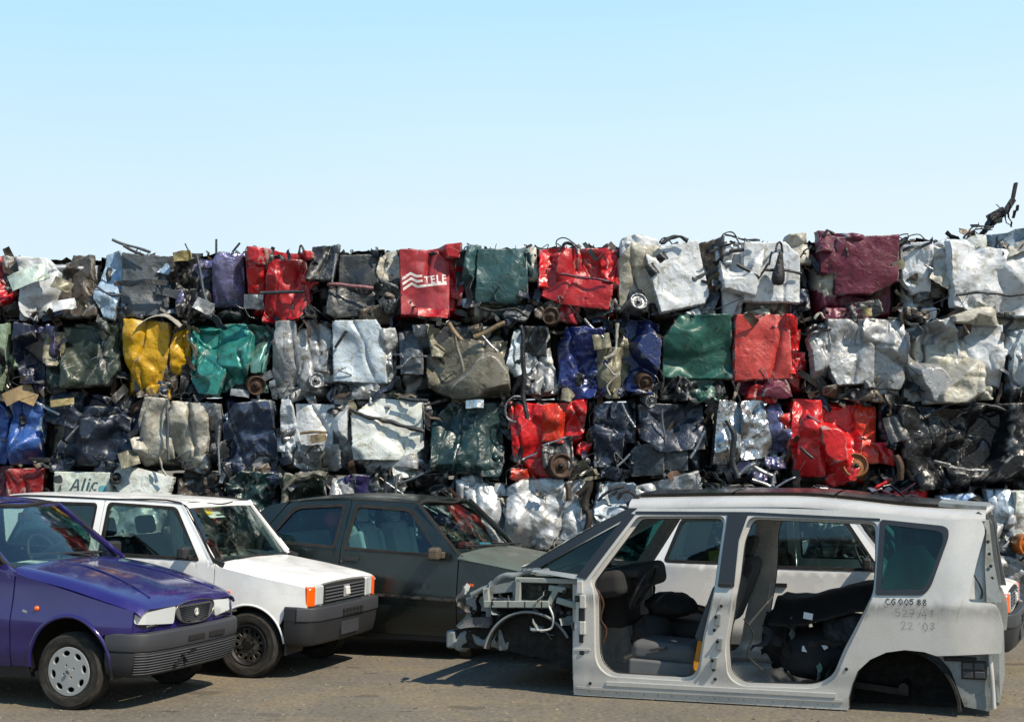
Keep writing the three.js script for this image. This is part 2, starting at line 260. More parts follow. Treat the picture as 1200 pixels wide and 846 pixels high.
const BALES = [
  {r:1,x:-5.856,y:3.473,z:-16.402,w:0.471,h:0.622,l:"crushed bale of red sheet at the end of the top row, beside the white one",p:[{b:[-0.233,0.09,0.216,0.694],c:"red",s:"crush"},{b:[0.071,0.284,0.235,0.674],c:"cream",s:"crush",z:-0.04}],e:[]},
  {r:1,x:-5.161,y:3.412,z:-16.373,w:0.919,h:0.692,l:"crushed bale with white sheet, a pale plate lying across it and brown metal beside",p:[{b:[-0.413,0.031,0.015,0.731],c:"white",s:"fold"},{b:[0.031,0.012,0.44,0.77],c:"umber",s:"crush",z:0.0}],e:[["plate",[-0.478,0.342,-0.059,0.585],"paleGreen",25],["plate",[0.006,0.293,0.214,0.458],"olive",-20],["plate",[0.011,0.07,0.258,0.225],"white",15]]},
  {r:1,x:-4.264,y:3.443,z:-16.335,w:0.876,h:0.673,l:"crushed bale with a slate grey flat panel and pale blue crumpled metal",p:[{b:[-0.431,-0.024,-0.119,0.752],c:"paleBlue",s:"crush",z:-0.03},{b:[-0.162,0.005,0.384,0.713],c:"slate",s:"flat",z:0.05,"n":9}],e:[["bar",[[-0.227,0.859],[0.191,0.723]],0.038,"slate"],["bar",[[-0.1,0.791],[0.114,0.694]],0.038,"charcoal"],["hose",[[-0.419,0.354],[-0.311,0.257],[-0.119,0.247]],0.038,"slate"],["plate",[-0.188,0.325,0.389,0.402],"black",0]],"t":1},
  {r:1,x:-3.409,y:3.384,z:-16.298,w:0.833,h:0.744,l:"dark crushed bale with a shiny violet grey wing at its top corner",p:[{b:[-0.411,0.032,0.039,0.748],c:"black",s:"crush",z:-0.04},{b:[0.029,0.167,0.385,0.787],c:"violet",s:"dome",z:0.06}],e:[["plate",[-0.143,0.07,0.066,0.244],"silver",-25],["bar",[[-0.261,0.864],[-0.212,0.767]],0.019,"charcoal"],["bar",[[0.085,0.913],[0.087,0.748]],0.029,"charcoal"],["bar",[[0.345,0.874],[0.27,0.777]],0.029,"charcoal"],["plate",[-0.383,0.651,-0.193,0.787],"yellowDull",10],["bar",[[-0.134,0.748],[0.03,0.051]],0.038,"slate"]],"t":1},
  {r:1,x:-2.616,y:3.427,z:-16.264,w:0.753,h:0.712,l:"red crushed bale with a dark rubbing strip across its front",p:[{b:[-0.385,0.265,-0.113,0.739],c:"redBright",s:"crush",z:0.0},{b:[-0.361,0.584,0.386,0.768],c:"red",s:"crush",z:0.02},{b:[-0.17,-0.053,0.349,0.661],c:"red",s:"fold",z:0.08,"n":8}],e:[["bar",[[-0.184,0.265],[0.276,0.284]],0.048,"charcoal"],["plate",[-0.373,0.062,-0.165,0.265],"slate",0],["wire",[[0.214,0.7],[0.251,0.806],[0.291,0.7]],0.029,"charcoal"]]},
  {r:1,x:-1.836,y:3.382,z:-16.23,w:0.807,h:0.767,l:"charcoal crushed bale of flat dark panels next to the lettered red one",p:[{b:[-0.443,0.45,-0.14,0.865],c:"charcoal",s:"crush"},{b:[-0.116,0.305,0.34,0.758],c:"charcoal",s:"flat",z:0.04},{b:[-0.247,0.045,0.304,0.401],c:"charcoal",s:"fold",z:0.06}],e:[["bar",[[-0.213,0.43],[0.276,0.353]],0.048,"pink"],["bar",[[-0.12,0.739],[-0.175,0.43]],0.029,"steel"]],"t":1},
  {r:1,x:-0.993,y:3.409,z:-16.193,w:0.88,h:0.752,l:"red crushed bale with white lettering and zigzag stripes",p:[{b:[-0.526,0.418,-0.213,0.784],c:"cream",s:"crush",z:-0.06},{b:[-0.476,0.053,-0.231,0.466],c:"charcoal",s:"fold",z:-0.02},{b:[-0.212,0.649,0.418,0.803],c:"red",s:"crush",z:0.0},{b:[0.248,0.226,0.476,0.707],c:"red",s:"crush",z:-0.03},{b:[-0.266,0.015,0.304,0.784],c:"deepRed",s:"letter",z:0.09,"n":9}],e:[["plate",[-0.056,-0.024,0.268,0.11],"red",-4]]},
  {r:1,x:-0.143,y:3.361,z:-16.156,w:0.819,h:0.812,l:"dark teal crushed bale with a big smooth square panel",p:[{b:[-0.419,0.27,-0.124,0.884],c:"tealDark",s:"crush",z:-0.02},{b:[0.239,0.461,0.43,0.865],c:"cream",s:"crush",z:-0.06},{b:[-0.266,0.193,0.315,0.846],c:"tealDark",s:"flat",z:0.09,"n":9}],e:[["hose",[[-0.218,0.155],[-0.047,0.116],[0.191,0.136],[0.314,0.059]],0.038,"black"]],"t":1},
  {r:1,x:0.735,y:3.41,z:-16.118,w:0.938,h:0.774,l:"red crushed bale with a large flap of sheet folded over its lower half",p:[{b:[-0.45,0.312,-0.021,0.801],c:"redBright",s:"crush",z:0.0},{b:[-0.26,0.197,0.332,0.791],c:"red",s:"fold",z:0.05},{b:[0.253,0.264,0.475,0.791],c:"redBright",s:"crush",z:0.0},{b:[-0.412,0.121,0.387,0.484],c:"red",s:"flat",z:0.12,"rot":-10,"n":6},{b:[-0.261,-0.051,0.025,0.264],c:"deepRed",s:"crush",z:0.0}],e:[["hub",-0.308,0.006,0.096,"rust"],["hose",[[-0.231,0.733],[-0.145,0.82],[-0.049,0.791],[-0.012,0.695]],0.038,"black"],["bar",[[-0.212,0.475],[0.33,0.398]],0.038,"maroon"]],"t":1},
  {r:1,x:1.727,y:3.34,z:-16.074,w:1.046,h:0.858,l:"white crushed bale with a broad tilted panel and dark gashes",p:[{b:[-0.521,0.759,-0.064,0.989],c:"white",s:"crush",z:0.02},{b:[-0.553,0.129,-0.055,0.912],c:"cream",s:"fold",z:0.0},{b:[-0.193,0.148,0.42,0.912],c:"white",s:"flat",z:0.09,"rot":12,"n":7},{b:[0.377,0.377,0.611,0.951],c:"umber",s:"crush",z:-0.06}],e:[["hub",-0.344,0.224,0.096,"steel"],["plate",[-0.248,0.491,-0.133,0.663],"black",30],["plate",[-0.133,0.663,-0.018,0.778],"black",30],["hose",[[-0.093,0.893],[0.078,0.97],[0.23,0.912]],0.048,"charcoal"]],"t":1},
  {r:1,x:2.785,y:3.319,z:-16.027,w:1.068,h:0.893,l:"white crushed bale with broken black trim strips and a black boot hanging over it",p:[{b:[-0.488,0.344,-0.037,0.925],c:"white",s:"crush",z:0.02},{b:[-0.234,0.239,0.399,0.944],c:"white",s:"flat",z:0.08,"n":6},{b:[0.282,0.677,0.533,1.04],c:"cream",s:"crush",z:-0.05},{b:[-0.198,0.087,0.333,0.296],c:"umber",s:"crush",z:-0.05}],e:[["bar",[[-0.305,0.658],[-0.089,0.515]],0.048,"black"],["bar",[[0.006,0.601],[0.394,0.572]],0.038,"black"],["bar",[[-0.08,0.505],[0.035,0.658],[0.075,0.791]],0.029,"black"],["bar",[[-0.389,0.811],[-0.247,0.811]],0.048,"black"],["boot"],["wire",[[-0.511,0.868],[-0.453,1.002],[-0.358,1.021],[-0.265,0.887]],0.019,"black"],["wire",[[-0.434,1.002],[-0.226,0.944],[-0.056,0.925]],0.029,"charcoal"]],"t":1},
  {r:1,x:3.812,y:3.364,z:-15.981,w:0.987,h:0.862,l:"maroon crushed bale with a smooth dented square face",p:[{b:[-0.413,0.74,0.497,0.959],c:"maroon",s:"crush",z:0.0},{b:[-0.408,0.511,-0.004,0.949],c:"maroon",s:"flat",z:0.06,"n":7},{b:[-0.251,0.284,0.459,0.949],c:"maroon",s:"flat",z:0.09,"n":7},{b:[0.453,0.625,0.553,0.911],c:"cream",s:"crush",z:-0.05}],e:[["hose",[[-0.392,0.911],[-0.334,0.987],[-0.268,0.949]],0.048,"black"]],"t":1},
  {r:1,x:4.557,y:3.325,z:-15.948,w:0.501,h:0.911,l:"white crushed bale with torn sheet and a brown hollow",p:[{b:[-0.25,0.329,0.082,0.926],c:"white",s:"fold",z:0.03},{b:[0.074,0.546,0.554,0.945],c:"white",s:"dome",z:0.06},{b:[-0.044,0.281,0.265,0.66],c:"umber",s:"crush",z:-0.04}],e:[["plate",[0.033,0.395,0.264,0.622],"cream",-30],["bar",[[-0.037,0.641],[0.075,0.584]],0.029,"steel"]],"t":1},
  {r:1,x:5.49,y:3.357,z:-15.906,w:1.366,h:0.891,l:"wide white crushed bale with a long dark strip, at the end of the top row",p:[{b:[-0.713,0.037,0.714,0.793],c:"white",s:"fold",z:0.08,"n":7},{b:[-0.415,0.755,0.72,1.001],c:"paleBlue",s:"crush",z:0.0},{b:[-0.734,-0.076,0.695,0.131],c:"cream",s:"crush",z:0.0}],e:[["bar",[[-0.632,0.282],[-0.314,0.272],[0.137,0.282],[0.418,0.291]],0.038,"charcoal"],["spike"]],"t":2},
  {r:2,x:-5.94,y:2.56,z:-16.406,w:0.501,h:0.897,l:"pale green crushed bale at the end of the second row",p:[{b:[-0.22,0.015,0.242,0.769],c:"mint",s:"crush"}],e:[]},
  {r:2,x:-5.43,y:2.54,z:-16.384,w:0.519,h:0.859,l:"navy crushed bale of narrow crumpled folds",p:[{b:[-0.215,0.131,0.086,0.827],c:"navy",s:"crush",z:0.03},{b:[0.038,0.392,0.279,0.788],c:"violet",s:"crush",z:-0.02}],e:[["plate",[-0.258,-0.061,0.064,0.131],"cardboard",25]]},
  {r:2,x:-4.78,y:2.609,z:-16.357,w:0.781,h:0.801,l:"dark green crushed bale with a rounded creased face",p:[{b:[-0.524,0.272,-0.284,0.678],c:"olive",s:"fold",z:0.0},{b:[-0.498,-0.036,-0.237,0.32],c:"darkGreen",s:"crush",z:-0.02},{b:[-0.288,0.022,0.379,0.774],c:"darkGreen",s:"dome",z:0.07}],e:[]},
  {r:2,x:-4.011,y:2.514,z:-16.324,w:0.758,h:0.937,l:"yellow crushed bale with a pale flap lying on top",p:[{b:[-0.365,0.0,0.166,0.885],c:"yellow",s:"wedge",z:0.08},{b:[0.157,0.269,0.378,0.846],c:"yellow",s:"fold",z:0.0},{b:[0.008,0.019,0.231,0.413],c:"umber",s:"crush",z:-0.05}],e:[["flap",[-0.169,0.789,0.299,0.962]]]},
  {r:2,x:-3.167,y:2.584,z:-16.287,w:0.929,h:0.796,l:"turquoise crushed bale with a wheel hub at its corner",p:[{b:[-0.444,-0.034,-0.016,0.753],c:"teal",s:"fold",z:0.03},{b:[-0.16,0.081,0.271,0.792],c:"teal",s:"dome",z:0.07},{b:[0.202,0.196,0.444,0.773],c:"tealSilver",s:"crush",z:0.0}],e:[["hub",0.309,0.081,0.106,"rust"],["plate",[0.034,-0.053,0.242,0.043],"silver",-8]]},
  {r:2,x:-2.361,y:2.5,z:-16.253,w:0.684,h:0.937,l:"silver crushed bale of upright folds with an axle end",p:[{b:[-0.328,0.068,-0.032,0.892],c:"silver",s:"fold",z:0.03},{b:[-0.071,0.087,0.141,0.815],c:"silver",s:"crush",z:0.05},{b:[0.09,0.182,0.351,0.911],c:"silver",s:"fold",z:0.0}],e:[["hub",0.176,0.211,0.087,"steel"]]},
  {r:2,x:-1.654,y:2.542,z:-16.222,w:0.73,h:0.812,l:"bale with a clean pale blue grey door skin on its face",p:[{b:[-0.355,0.139,0.249,0.866],c:"paleGrey",s:"flat",z:0.09,"n":7},{b:[0.206,0.234,0.374,0.77],c:"silver",s:"crush",z:-0.04},{b:[-0.344,-0.033,0.178,0.177],c:"silver",s:"crush",z:-0.02}],e:[["bar",[[-0.311,0.54],[-0.198,0.712]],0.038,"black"]]},
  {r:2,x:-0.663,y:2.474,z:-16.179,w:1.251,h:0.93,l:"bale with a large olive grey domed panel and bent tan strips",p:[{b:[-0.6,0.3,-0.327,0.815],c:"slate",s:"fold",z:0.0},{b:[-0.441,0.719,-0.194,0.872],c:"silver",s:"crush",z:0.0},{b:[-0.304,0.015,0.625,0.719],c:"oliveGrey",s:"dome",z:0.09,"n":5},{b:[-0.268,0.49,-0.098,0.834],c:"olive",s:"crush",z:0.0}],e:[["bar",[[-0.022,0.872],[0.092,0.7]],0.067,"tan"],["bar",[[0.245,0.739],[0.568,0.872]],0.067,"tan"],["bar",[[0.34,0.739],[0.492,0.567]],0.038,"steel"],["hose",[[-0.572,0.395],[-0.459,0.49],[-0.287,0.509]],0.029,"steel"],["bar",[[0.045,0.719],[0.151,0.205]],0.048,"oliveGrey"]]},
  {r:2,x:0.247,y:2.558,z:-16.139,w:0.57,h:0.84,l:"black and silver crushed bale behind a hanging dark steel post",p:[{b:[-0.285,0.212,0.019,0.726],c:"paleGrey",s:"crush",z:0.0},{b:[-0.133,0.422,0.152,0.765],c:"charcoal",s:"fold",z:0.03},{b:[-0.133,0.004,0.246,0.498],c:"silver",s:"crush",z:0.0}],e:[["bar",[[-0.152,0.745],[-0.114,0.212],[-0.105,-0.261]],0.058,"darkSteel"],["wire",[[0.133,0.745],[0.161,0.631],[0.133,0.574]],0.029,"cream"]]},
  {r:2,x:0.797,y:2.492,z:-16.115,w:0.531,h:0.925,l:"bright blue crumpled bale between the silver one and the navy one",p:[{b:[-0.278,-0.007,0.208,0.829],c:"blueDeep",s:"crush",z:0.05}],e:[["bar",[[0.019,0.905],[0.208,0.695]],0.038,"steel"],["plate",[0.093,0.543,0.284,0.752],"olive",10]]},
  {r:2,x:1.374,y:2.527,z:-16.09,w:0.623,h:0.828,l:"navy crushed bale with bent cream wires and a rusty coil",p:[{b:[-0.166,0.032,0.255,0.867],c:"navyBlue",s:"crush",z:0.02},{b:[-0.431,-0.025,-0.163,0.572],c:"olive",s:"dome",z:0.0}],e:[["wire",[[-0.219,0.81],[-0.22,0.619],[-0.258,0.477],[-0.353,0.43]],0.038,"cream"],["wire",[[-0.353,0.373],[-0.259,0.24],[-0.184,0.278],[-0.336,0.098],[-0.298,0.013]],0.029,"cream"],["hub",0.08,0.164,0.087,"rust"],["hose",[[0.233,0.335],[0.288,0.193],[0.268,0.051]],0.029,"black"]]},
  {r:2,x:2.071,y:2.479,z:-16.059,w:0.771,h:0.915,l:"emerald green crushed bale with a broad dented sheet",p:[{b:[-0.403,0.23,0.359,0.969],c:"emerald",s:"flat",z:0.09,"n":9,"k":1.6},{b:[-0.225,0.06,0.286,0.287],c:"black",s:"crush",z:-0.05}],e:[]},
  {r:2,x:2.869,y:2.5,z:-16.023,w:0.824,h:0.827,l:"red crushed bale with a smooth square face and bright torn edge",p:[{b:[0.094,0.264,0.311,0.926],c:"redBright",s:"crush",z:0.02},{b:[-0.433,0.207,0.208,0.954],c:"brick",s:"flat",z:0.1,"n":9},{b:[-0.407,0.019,0.329,0.245],c:"maroon",s:"crush",z:-0.05}],e:[]},
  {r:2,x:3.822,y:2.449,z:-15.981,w:1.081,h:0.916,l:"broad silver grey crushed bale with slanting creases",p:[{b:[-0.548,0.237,-0.199,0.896],c:"silver",s:"crush",z:0.0},{b:[-0.37,0.199,0.169,0.953],c:"silver",s:"fold",z:0.06},{b:[0.023,0.143,0.508,0.953],c:"silver",s:"fold",z:0.08},{b:[-0.401,0.03,0.4,0.265],c:"umber",s:"crush",z:-0.04}],e:[["wire",[[-0.509,0.915],[-0.452,0.991],[-0.396,0.934]],0.038,"cream"],["plate",[0.008,0.934,0.105,1.048],"yellowDull",0]]},
  {r:2,x:4.908,y:2.498,z:-15.932,w:1.092,h:0.813,l:"cream and silver crushed bale with deep twisted folds",p:[{b:[-0.593,-0.058,-0.031,0.842],c:"silver",s:"crush",z:0.02},{b:[-0.027,0.147,0.494,0.824],c:"white",s:"fold",z:0.02},{b:[-0.368,-0.058,0.246,0.635],c:"cream",s:"dome",z:0.09}],e:[["wire",[[-0.01,0.899],[0.043,0.786],[0.079,0.711]],0.019,"cream"]]},
  {r:2,x:5.813,y:2.411,z:-15.891,w:0.718,h:0.911,l:"silver white crushed bale ending the second row",p:[{b:[-0.369,0.138,0.36,0.887],c:"paleGrey",s:"dome",z:0.04}],e:[]},
  {r:3,x:-5.739,y:1.699,z:-16.397,w:0.902,h:0.844,l:"blue crushed bale of two rounded lobes",p:[{b:[-0.396,0.079,0.055,0.818],c:"blue",s:"fold",z:0.03},{b:[0.083,0.079,0.449,0.837],c:"blue",s:"dome",z:0.06},{b:[0.346,0.319,0.448,0.876],c:"paleBlue",s:"crush",z:0.0}],e:[["plate",[0.181,0.76,0.408,0.933],"cardboard",-20]]},
  {r:3,x:-4.751,y:1.675,z:-16.355,w:1.073,h:0.935,l:"dark navy crushed bale of jumbled folded panels",p:[{b:[-0.518,0.533,-0.064,0.84],c:"slateNavy",s:"crush",z:0.0},{b:[-0.354,0.075,0.513,0.763],c:"slateNavy",s:"fold",z:0.06,"n":6},{b:[0.352,0.151,0.551,0.744],c:"navy",s:"crush",z:0.02}],e:[["bar",[[-0.227,0.39],[0.036,0.629]],0.038,"steel"],["plate",[-0.388,0.744,-0.141,0.85],"yellowDull",10],["plate",[0.383,0.056,0.588,0.294],"olive",20]]},
  {r:3,x:-3.749,y:1.72,z:-16.312,w:0.932,h:0.808,l:"pale stone coloured crushed bale split by an upright crease",p:[{b:[-0.429,0.106,-0.06,0.812],c:"cream",s:"dome",z:0.07},{b:[-0.085,0.087,0.362,0.764],c:"cream",s:"dome",z:0.07},{b:[0.294,0.201,0.496,0.755],c:"silver",s:"crush",z:0.0},{b:[0.031,-0.008,0.362,0.153],c:"cream",s:"crush",z:0.0}],e:[["bar",[[-0.097,0.774],[-0.067,0.125]],0.038,"slate"],["wire",[[-0.182,0.144],[-0.141,0.011],[-0.092,-0.065]],0.029,"cream"]]},
  {r:3,x:-2.949,y:1.61,z:-16.278,w:0.667,h:0.961,l:"slate blue crushed bale with sharp angular creases",p:[{b:[-0.304,0.102,0.315,0.864],c:"slateBlue",s:"fold",z:0.06,"k":1.4},{b:[0.031,0.692,0.295,0.902],c:"silver",s:"crush",z:0.0}],e:[["bar",[[-0.302,0.597],[-0.304,0.074]],0.029,"steel"]]},
  {r:3,x:-2.211,y:1.668,z:-16.246,w:0.809,h:0.818,l:"white crushed bale with a tan bracket on its front",p:[{b:[-0.381,0.111,-0.171,0.862],c:"white",s:"crush",z:0.03},{b:[-0.202,0.253,0.23,0.804],c:"white",s:"flat",z:0.07},{b:[0.178,0.253,0.382,0.862],c:"white",s:"fold",z:0.04},{b:[-0.238,0.044,0.31,0.348],c:"silver",s:"fold",z:0.02},{b:[0.265,0.111,0.439,0.823],c:"silver",s:"crush",z:-0.03}],e:[["bar",[[-0.129,0.462],[0.157,0.471]],0.038,"tan"],["plate",[-0.013,0.348,0.157,0.462],"tan",10]]},
  {r:3,x:-1.371,y:1.602,z:-16.21,w:0.872,h:0.971,l:"white crushed bale with a thin black strip running across its smooth face",p:[{b:[-0.42,0.224,0.401,0.926],c:"paleWhite",s:"flat",z:0.09,"n":7},{b:[-0.287,0.092,0.328,0.3],c:"silver",s:"dome",z:0.0}],e:[["hose",[[-0.434,0.793],[-0.244,0.717],[0.137,0.622],[0.403,0.527]],0.048,"charcoal"],["bar",[[0.135,0.935],[0.42,0.869]],0.058,"charcoal"]]},
  {r:3,x:-0.486,y:1.662,z:-16.171,w:0.897,h:0.827,l:"dark green crushed bale with a wrinkled lower half",p:[{b:[-0.44,0.013,0.392,0.807],c:"greenTeal",s:"fold",z:0.07,"k":1.3},{b:[-0.326,-0.006,0.392,0.4],c:"greenTeal",s:"crush",z:0.1}],e:[["plate",[-0.025,0.731,0.164,0.845],"brightSteel",0]]},
  {r:3,x:0.418,y:1.548,z:-16.132,w:0.911,h:0.959,l:"red crushed bale with a rusty wheel and dark bumper pieces",p:[{b:[-0.446,0.296,-0.039,0.919],c:"redBright",s:"fold",z:0.04},{b:[-0.097,0.466,0.169,0.919],c:"orangeRed",s:"dome",z:0.08},{b:[0.102,0.541,0.396,0.938],c:"redBright",s:"crush",z:0.03},{b:[-0.097,0.164,0.262,0.541],c:"charcoal",s:"fold",z:0.1}],e:[["hub",0.11,0.221,0.135,"rust"],["wire",[[-0.304,0.976],[-0.418,0.976],[-0.493,0.862],[-0.474,0.749],[-0.38,0.711]],0.029,"steel"],["bar",[[-0.078,0.428],[0.168,0.532]],0.029,"steel"],["bar",[[-0.304,0.277],[-0.153,0.353]],0.029,"steel"]]},
  {r:3,x:1.119,y:1.631,z:-16.101,w:0.492,h:0.838,l:"slate crushed bale of overlapping bent plates",p:[{b:[-0.233,0.382,0.259,0.835],c:"slateNavy",s:"fold",z:0.05},{b:[-0.216,0.119,0.106,0.514],c:"slateNavy",s:"fold",z:0.07}],e:[["bar",[[0.029,0.138],[0.162,0.269]],0.029,"steel"],["bar",[[0.089,0.816],[0.22,0.57]],0.038,"steel"]]},
  {r:3,x:1.77,y:1.573,z:-16.072,w:0.81,h:0.968,l:"slate crushed bale with two square panels side by side",p:[{b:[-0.379,0.346,0.36,0.891],c:"slateNavy",s:"fold",z:0.04,"k":1.3},{b:[-0.456,0.083,-0.096,0.439],c:"slateDark",s:"flat",z:0.09},{b:[-0.117,0.139,0.167,0.458],c:"slateDark",s:"flat",z:0.08}],e:[["hub",-0.262,0.91,0.067,"steel"],["bar",[[-0.112,0.816],[-0.096,0.439]],0.029,"slate"],["bar",[[0.166,0.299],[0.338,0.571]],0.038,"steel"]]},
  {r:3,x:2.607,y:1.578,z:-16.035,w:0.863,h:0.863,l:"chrome bright crushed bale with hollow folded pillars",p:[{b:[-0.376,0.2,-0.086,0.923],c:"chrome",s:"fold",z:0.05},{b:[-0.094,0.247,0.233,0.942],c:"chrome",s:"crush",z:0.06},{b:[0.16,0.341,0.402,0.904],c:"violet",s:"crush",z:0.0}],e:[["bar",[[-0.258,0.669],[-0.152,0.079]],0.077,"charcoal"],["bar",[[-0.152,0.079],[0.036,0.191],[0.204,0.079]],0.058,"steel"]]},
  {r:3,x:3.561,y:1.504,z:-15.992,w:1.045,h:0.998,l:"red crushed bale of deep folds with an orange wheel hub",p:[{b:[-0.514,0.246,-0.165,0.994],c:"redBright",s:"fold",z:0.04},{b:[-0.431,0.134,-0.111,0.881],c:"redBright",s:"dome",z:0.08},{b:[-0.18,0.078,0.265,0.956],c:"redBright",s:"crush",z:0.08,"k":1.3},{b:[0.216,0.274,0.453,0.938],c:"orangeRed",s:"fold",z:0.03}],e:[["hub",0.178,0.264,0.135,"orange"],["bar",[[-0.408,0.47],[-0.288,0.358]],0.038,"charcoal"],["bar",[[-0.327,0.825],[-0.207,0.75]],0.048,"maroon"]]},
  {r:3,x:5.059,y:1.502,z:-15.925,w:1.952,h:1.007,l:"broad black crushed bale with thick folds and a hanging bumper",p:[{b:[-0.82,0.007,-0.111,0.919],c:"black2",s:"fold",z:0.06,"k":1.2},{b:[-0.317,0.044,0.73,0.938],c:"black2",s:"fold",z:0.09,"k":1.4},{b:[-1.015,0.509,-0.577,0.938],c:"navy",s:"crush",z:-0.02},{b:[0.346,0.509,0.965,0.975],c:"black2",s:"crush",z:0.0}],e:[["plate",[-1.015,0.49,-0.803,0.844],"charcoal",15],["hose",[[-0.312,0.276],[-0.497,0.323],[-0.266,0.248],[0.152,0.211]],0.038,"steel"],["hose",[[-0.58,0.788],[-0.297,0.928],[0.169,0.9],[0.632,0.77]],0.048,"charcoal"],["bar",[[-0.906,0.36],[-0.873,0.137]],0.096,"rust"]]},
  {r:4,x:-5.719,y:0.854,z:-16.397,w:0.941,h:0.844,l:"dark red crushed bale low in the wall",p:[{b:[-0.401,0.4,0.16,0.915],c:"maroon",s:"crush"},{b:[0.037,0.495,0.448,0.896],c:"darkRed",s:"fold",z:0.06}],e:[]},
  {r:4,x:-4.537,y:0.844,z:-16.346,w:1.423,h:0.783,l:"pale crushed bale with dark lettering on a flat white plate",p:[{b:[-0.601,0.412,0.067,0.858],c:"paleMint",s:"letter2",z:0.07,"n":10},{b:[0.035,0.554,0.716,0.887],c:"paleWhite",s:"flat",z:0.06,"rot":-14},{b:[-0.128,0.127,0.672,0.678],c:"silver",s:"crush",z:0.0}],e:[["hub",0.125,0.792,0.058,"charcoal"]]},
  {r:4,x:-3.52,y:0.77,z:-16.303,w:0.611,h:0.911,l:"dark brown crushed bale of tangled shreds",p:[{b:[-0.241,0.298,0.3,0.942],c:"umberDark",s:"crush",z:0.02,"k":1.4}],e:[]},
  {r:4,x:-2.911,y:0.816,z:-16.276,w:0.609,h:0.787,l:"bottle green crushed bale of loose folds",p:[{b:[-0.256,0.206,0.304,0.896],c:"greenTeal",s:"crush",z:0.03}],e:[]},
  {r:4,x:-2.327,y:0.809,z:-16.251,w:0.559,h:0.838,l:"bale with a grey arched wing over dark scrap",p:[{b:[-0.23,0.261,0.276,0.846],c:"darkGreen",s:"crush",z:-0.03}],e:[["hose",[[-0.214,0.544],[-0.16,0.732],[-0.028,0.827],[0.162,0.865],[0.276,0.846]],0.096,"oliveGrey"]]},
  {r:4,x:-1.778,y:0.755,z:-16.227,w:0.538,h:0.875,l:"small violet and grey crushed bale above the dark saloon",p:[{b:[-0.248,0.599,0.034,0.901],c:"silver",s:"dome",z:0.03},{b:[-0.078,0.646,0.204,0.92],c:"violetDeep",s:"fold",z:0.05},{b:[-0.206,0.222,0.263,0.693],c:"charcoal",s:"crush",z:0.0}],e:[]},
  {r:4,x:-1.06,y:0.847,z:-16.196,w:0.899,h:0.76,l:"black crushed bale with hanging strips and rods",p:[{b:[-0.393,0.131,0.435,0.827],c:"black2",s:"crush",z:0.0}],e:[["bar",[[-0.218,0.79],[-0.197,0.413]],0.038,"steel"],["bar",[[-0.341,0.809],[-0.301,0.451]],0.048,"charcoal"],["bar",[[-0.397,0.79],[-0.075,0.582],[0.229,0.394]],0.019,"steel"],["bar",[[-0.17,0.733],[0.17,0.903]],0.038,"slate"]]},
  {r:4,x:-0.338,y:0.753,z:-16.165,w:0.543,h:0.907,l:"bright silver crushed bale with a dented round face",p:[{b:[-0.283,0.171,0.244,0.846],c:"silverBright",s:"dome",z:0.06,"k":1.5},{b:[0.093,0.227,0.301,0.827],c:"silverBright",s:"fold",z:0.02}],e:[]},
  {r:4,x:0.413,y:0.789,z:-16.132,w:0.959,h:0.758,l:"large bright silver crushed bale beside a scorched post",p:[{b:[-0.488,0.052,0.153,0.848],c:"silverBright",s:"dome",z:0.09,"k":1.4},{b:[0.057,0.099,0.435,0.829],c:"silverBright",s:"fold",z:0.04}],e:[["plate",[-0.177,0.623,-0.036,0.707],"charcoal",-25],["bar",[[0.435,0.791],[0.415,0.473],[0.395,0.099]],0.096,"umberDark"],["bar",[[0.19,0.773],[0.227,0.623]],0.077,"umber"],["bar",[[0.416,0.773],[0.34,0.66]],0.096,"umberDark"]]},
  {r:4,x:1.157,y:0.768,z:-16.099,w:0.529,h:0.87,l:"silver blue crushed bale with a coil of black hose",p:[{b:[-0.256,0.308,0.235,0.813],c:"paleBlueGrey",s:"crush",z:0.04}],e:[["hose",[[-0.011,0.635],[0.084,0.729],[0.196,0.654],[0.139,0.542],[0.008,0.57]],0.038,"black"],["hose",[[-0.236,0.626],[-0.076,0.729],[0.065,0.775]],0.038,"black"]]},
  {r:4,x:1.789,y:0.762,z:-16.071,w:0.735,h:0.809,l:"silver ribbed sheet bale leaning over the stripped people carrier",p:[{b:[-0.403,0.39,0.333,0.876],c:"silverBright",s:"fold",z:0.06,"rot":16}],e:[]},
  {r:4,x:2.611,y:0.747,z:-16.035,w:0.91,h:0.831,l:"low grey bale of loose flat offcuts",p:[{b:[-0.464,0.239,0.422,0.816],c:"charcoal",s:"crush",z:0.0}],e:[["bar",[[0.011,0.872],[0.197,0.778]],0.038,"brightSteel"],["bar",[[-0.122,0.723],[0.244,0.778],[0.431,0.76]],0.038,"steel"],["bar",[[0.236,0.89],[0.177,0.704]],0.048,"steel"],["plate",[0.027,0.648,0.403,0.76],"paleWhite",5],["bar",[[0.244,0.778],[0.48,0.89]],0.029,"steel"]]},
  {r:4,x:3.51,y:0.735,z:-15.995,w:0.887,h:0.781,l:"dark crushed bale with a white flap and red shreds",p:[{b:[-0.474,0.161,0.393,0.754],c:"black2",s:"crush",z:0.0},{b:[-0.15,0.624,0.226,0.791],c:"paleWhite",s:"fold",z:0.06}],e:[["plate",[-0.449,0.643,-0.195,0.763],"darkRed",5]]},
  {r:4,x:4.306,y:0.731,z:-15.959,w:0.706,h:0.842,l:"crushed bale with torn bright red strips",p:[{b:[-0.118,0.536,0.222,0.777],c:"redBright",s:"crush",z:0.05},{b:[-0.387,0.074,0.294,0.629],c:"umberDark",s:"crush",z:0.0}],e:[["hose",[[-0.414,0.629],[-0.355,0.796],[-0.204,0.888]],0.048,"redBright"]]},
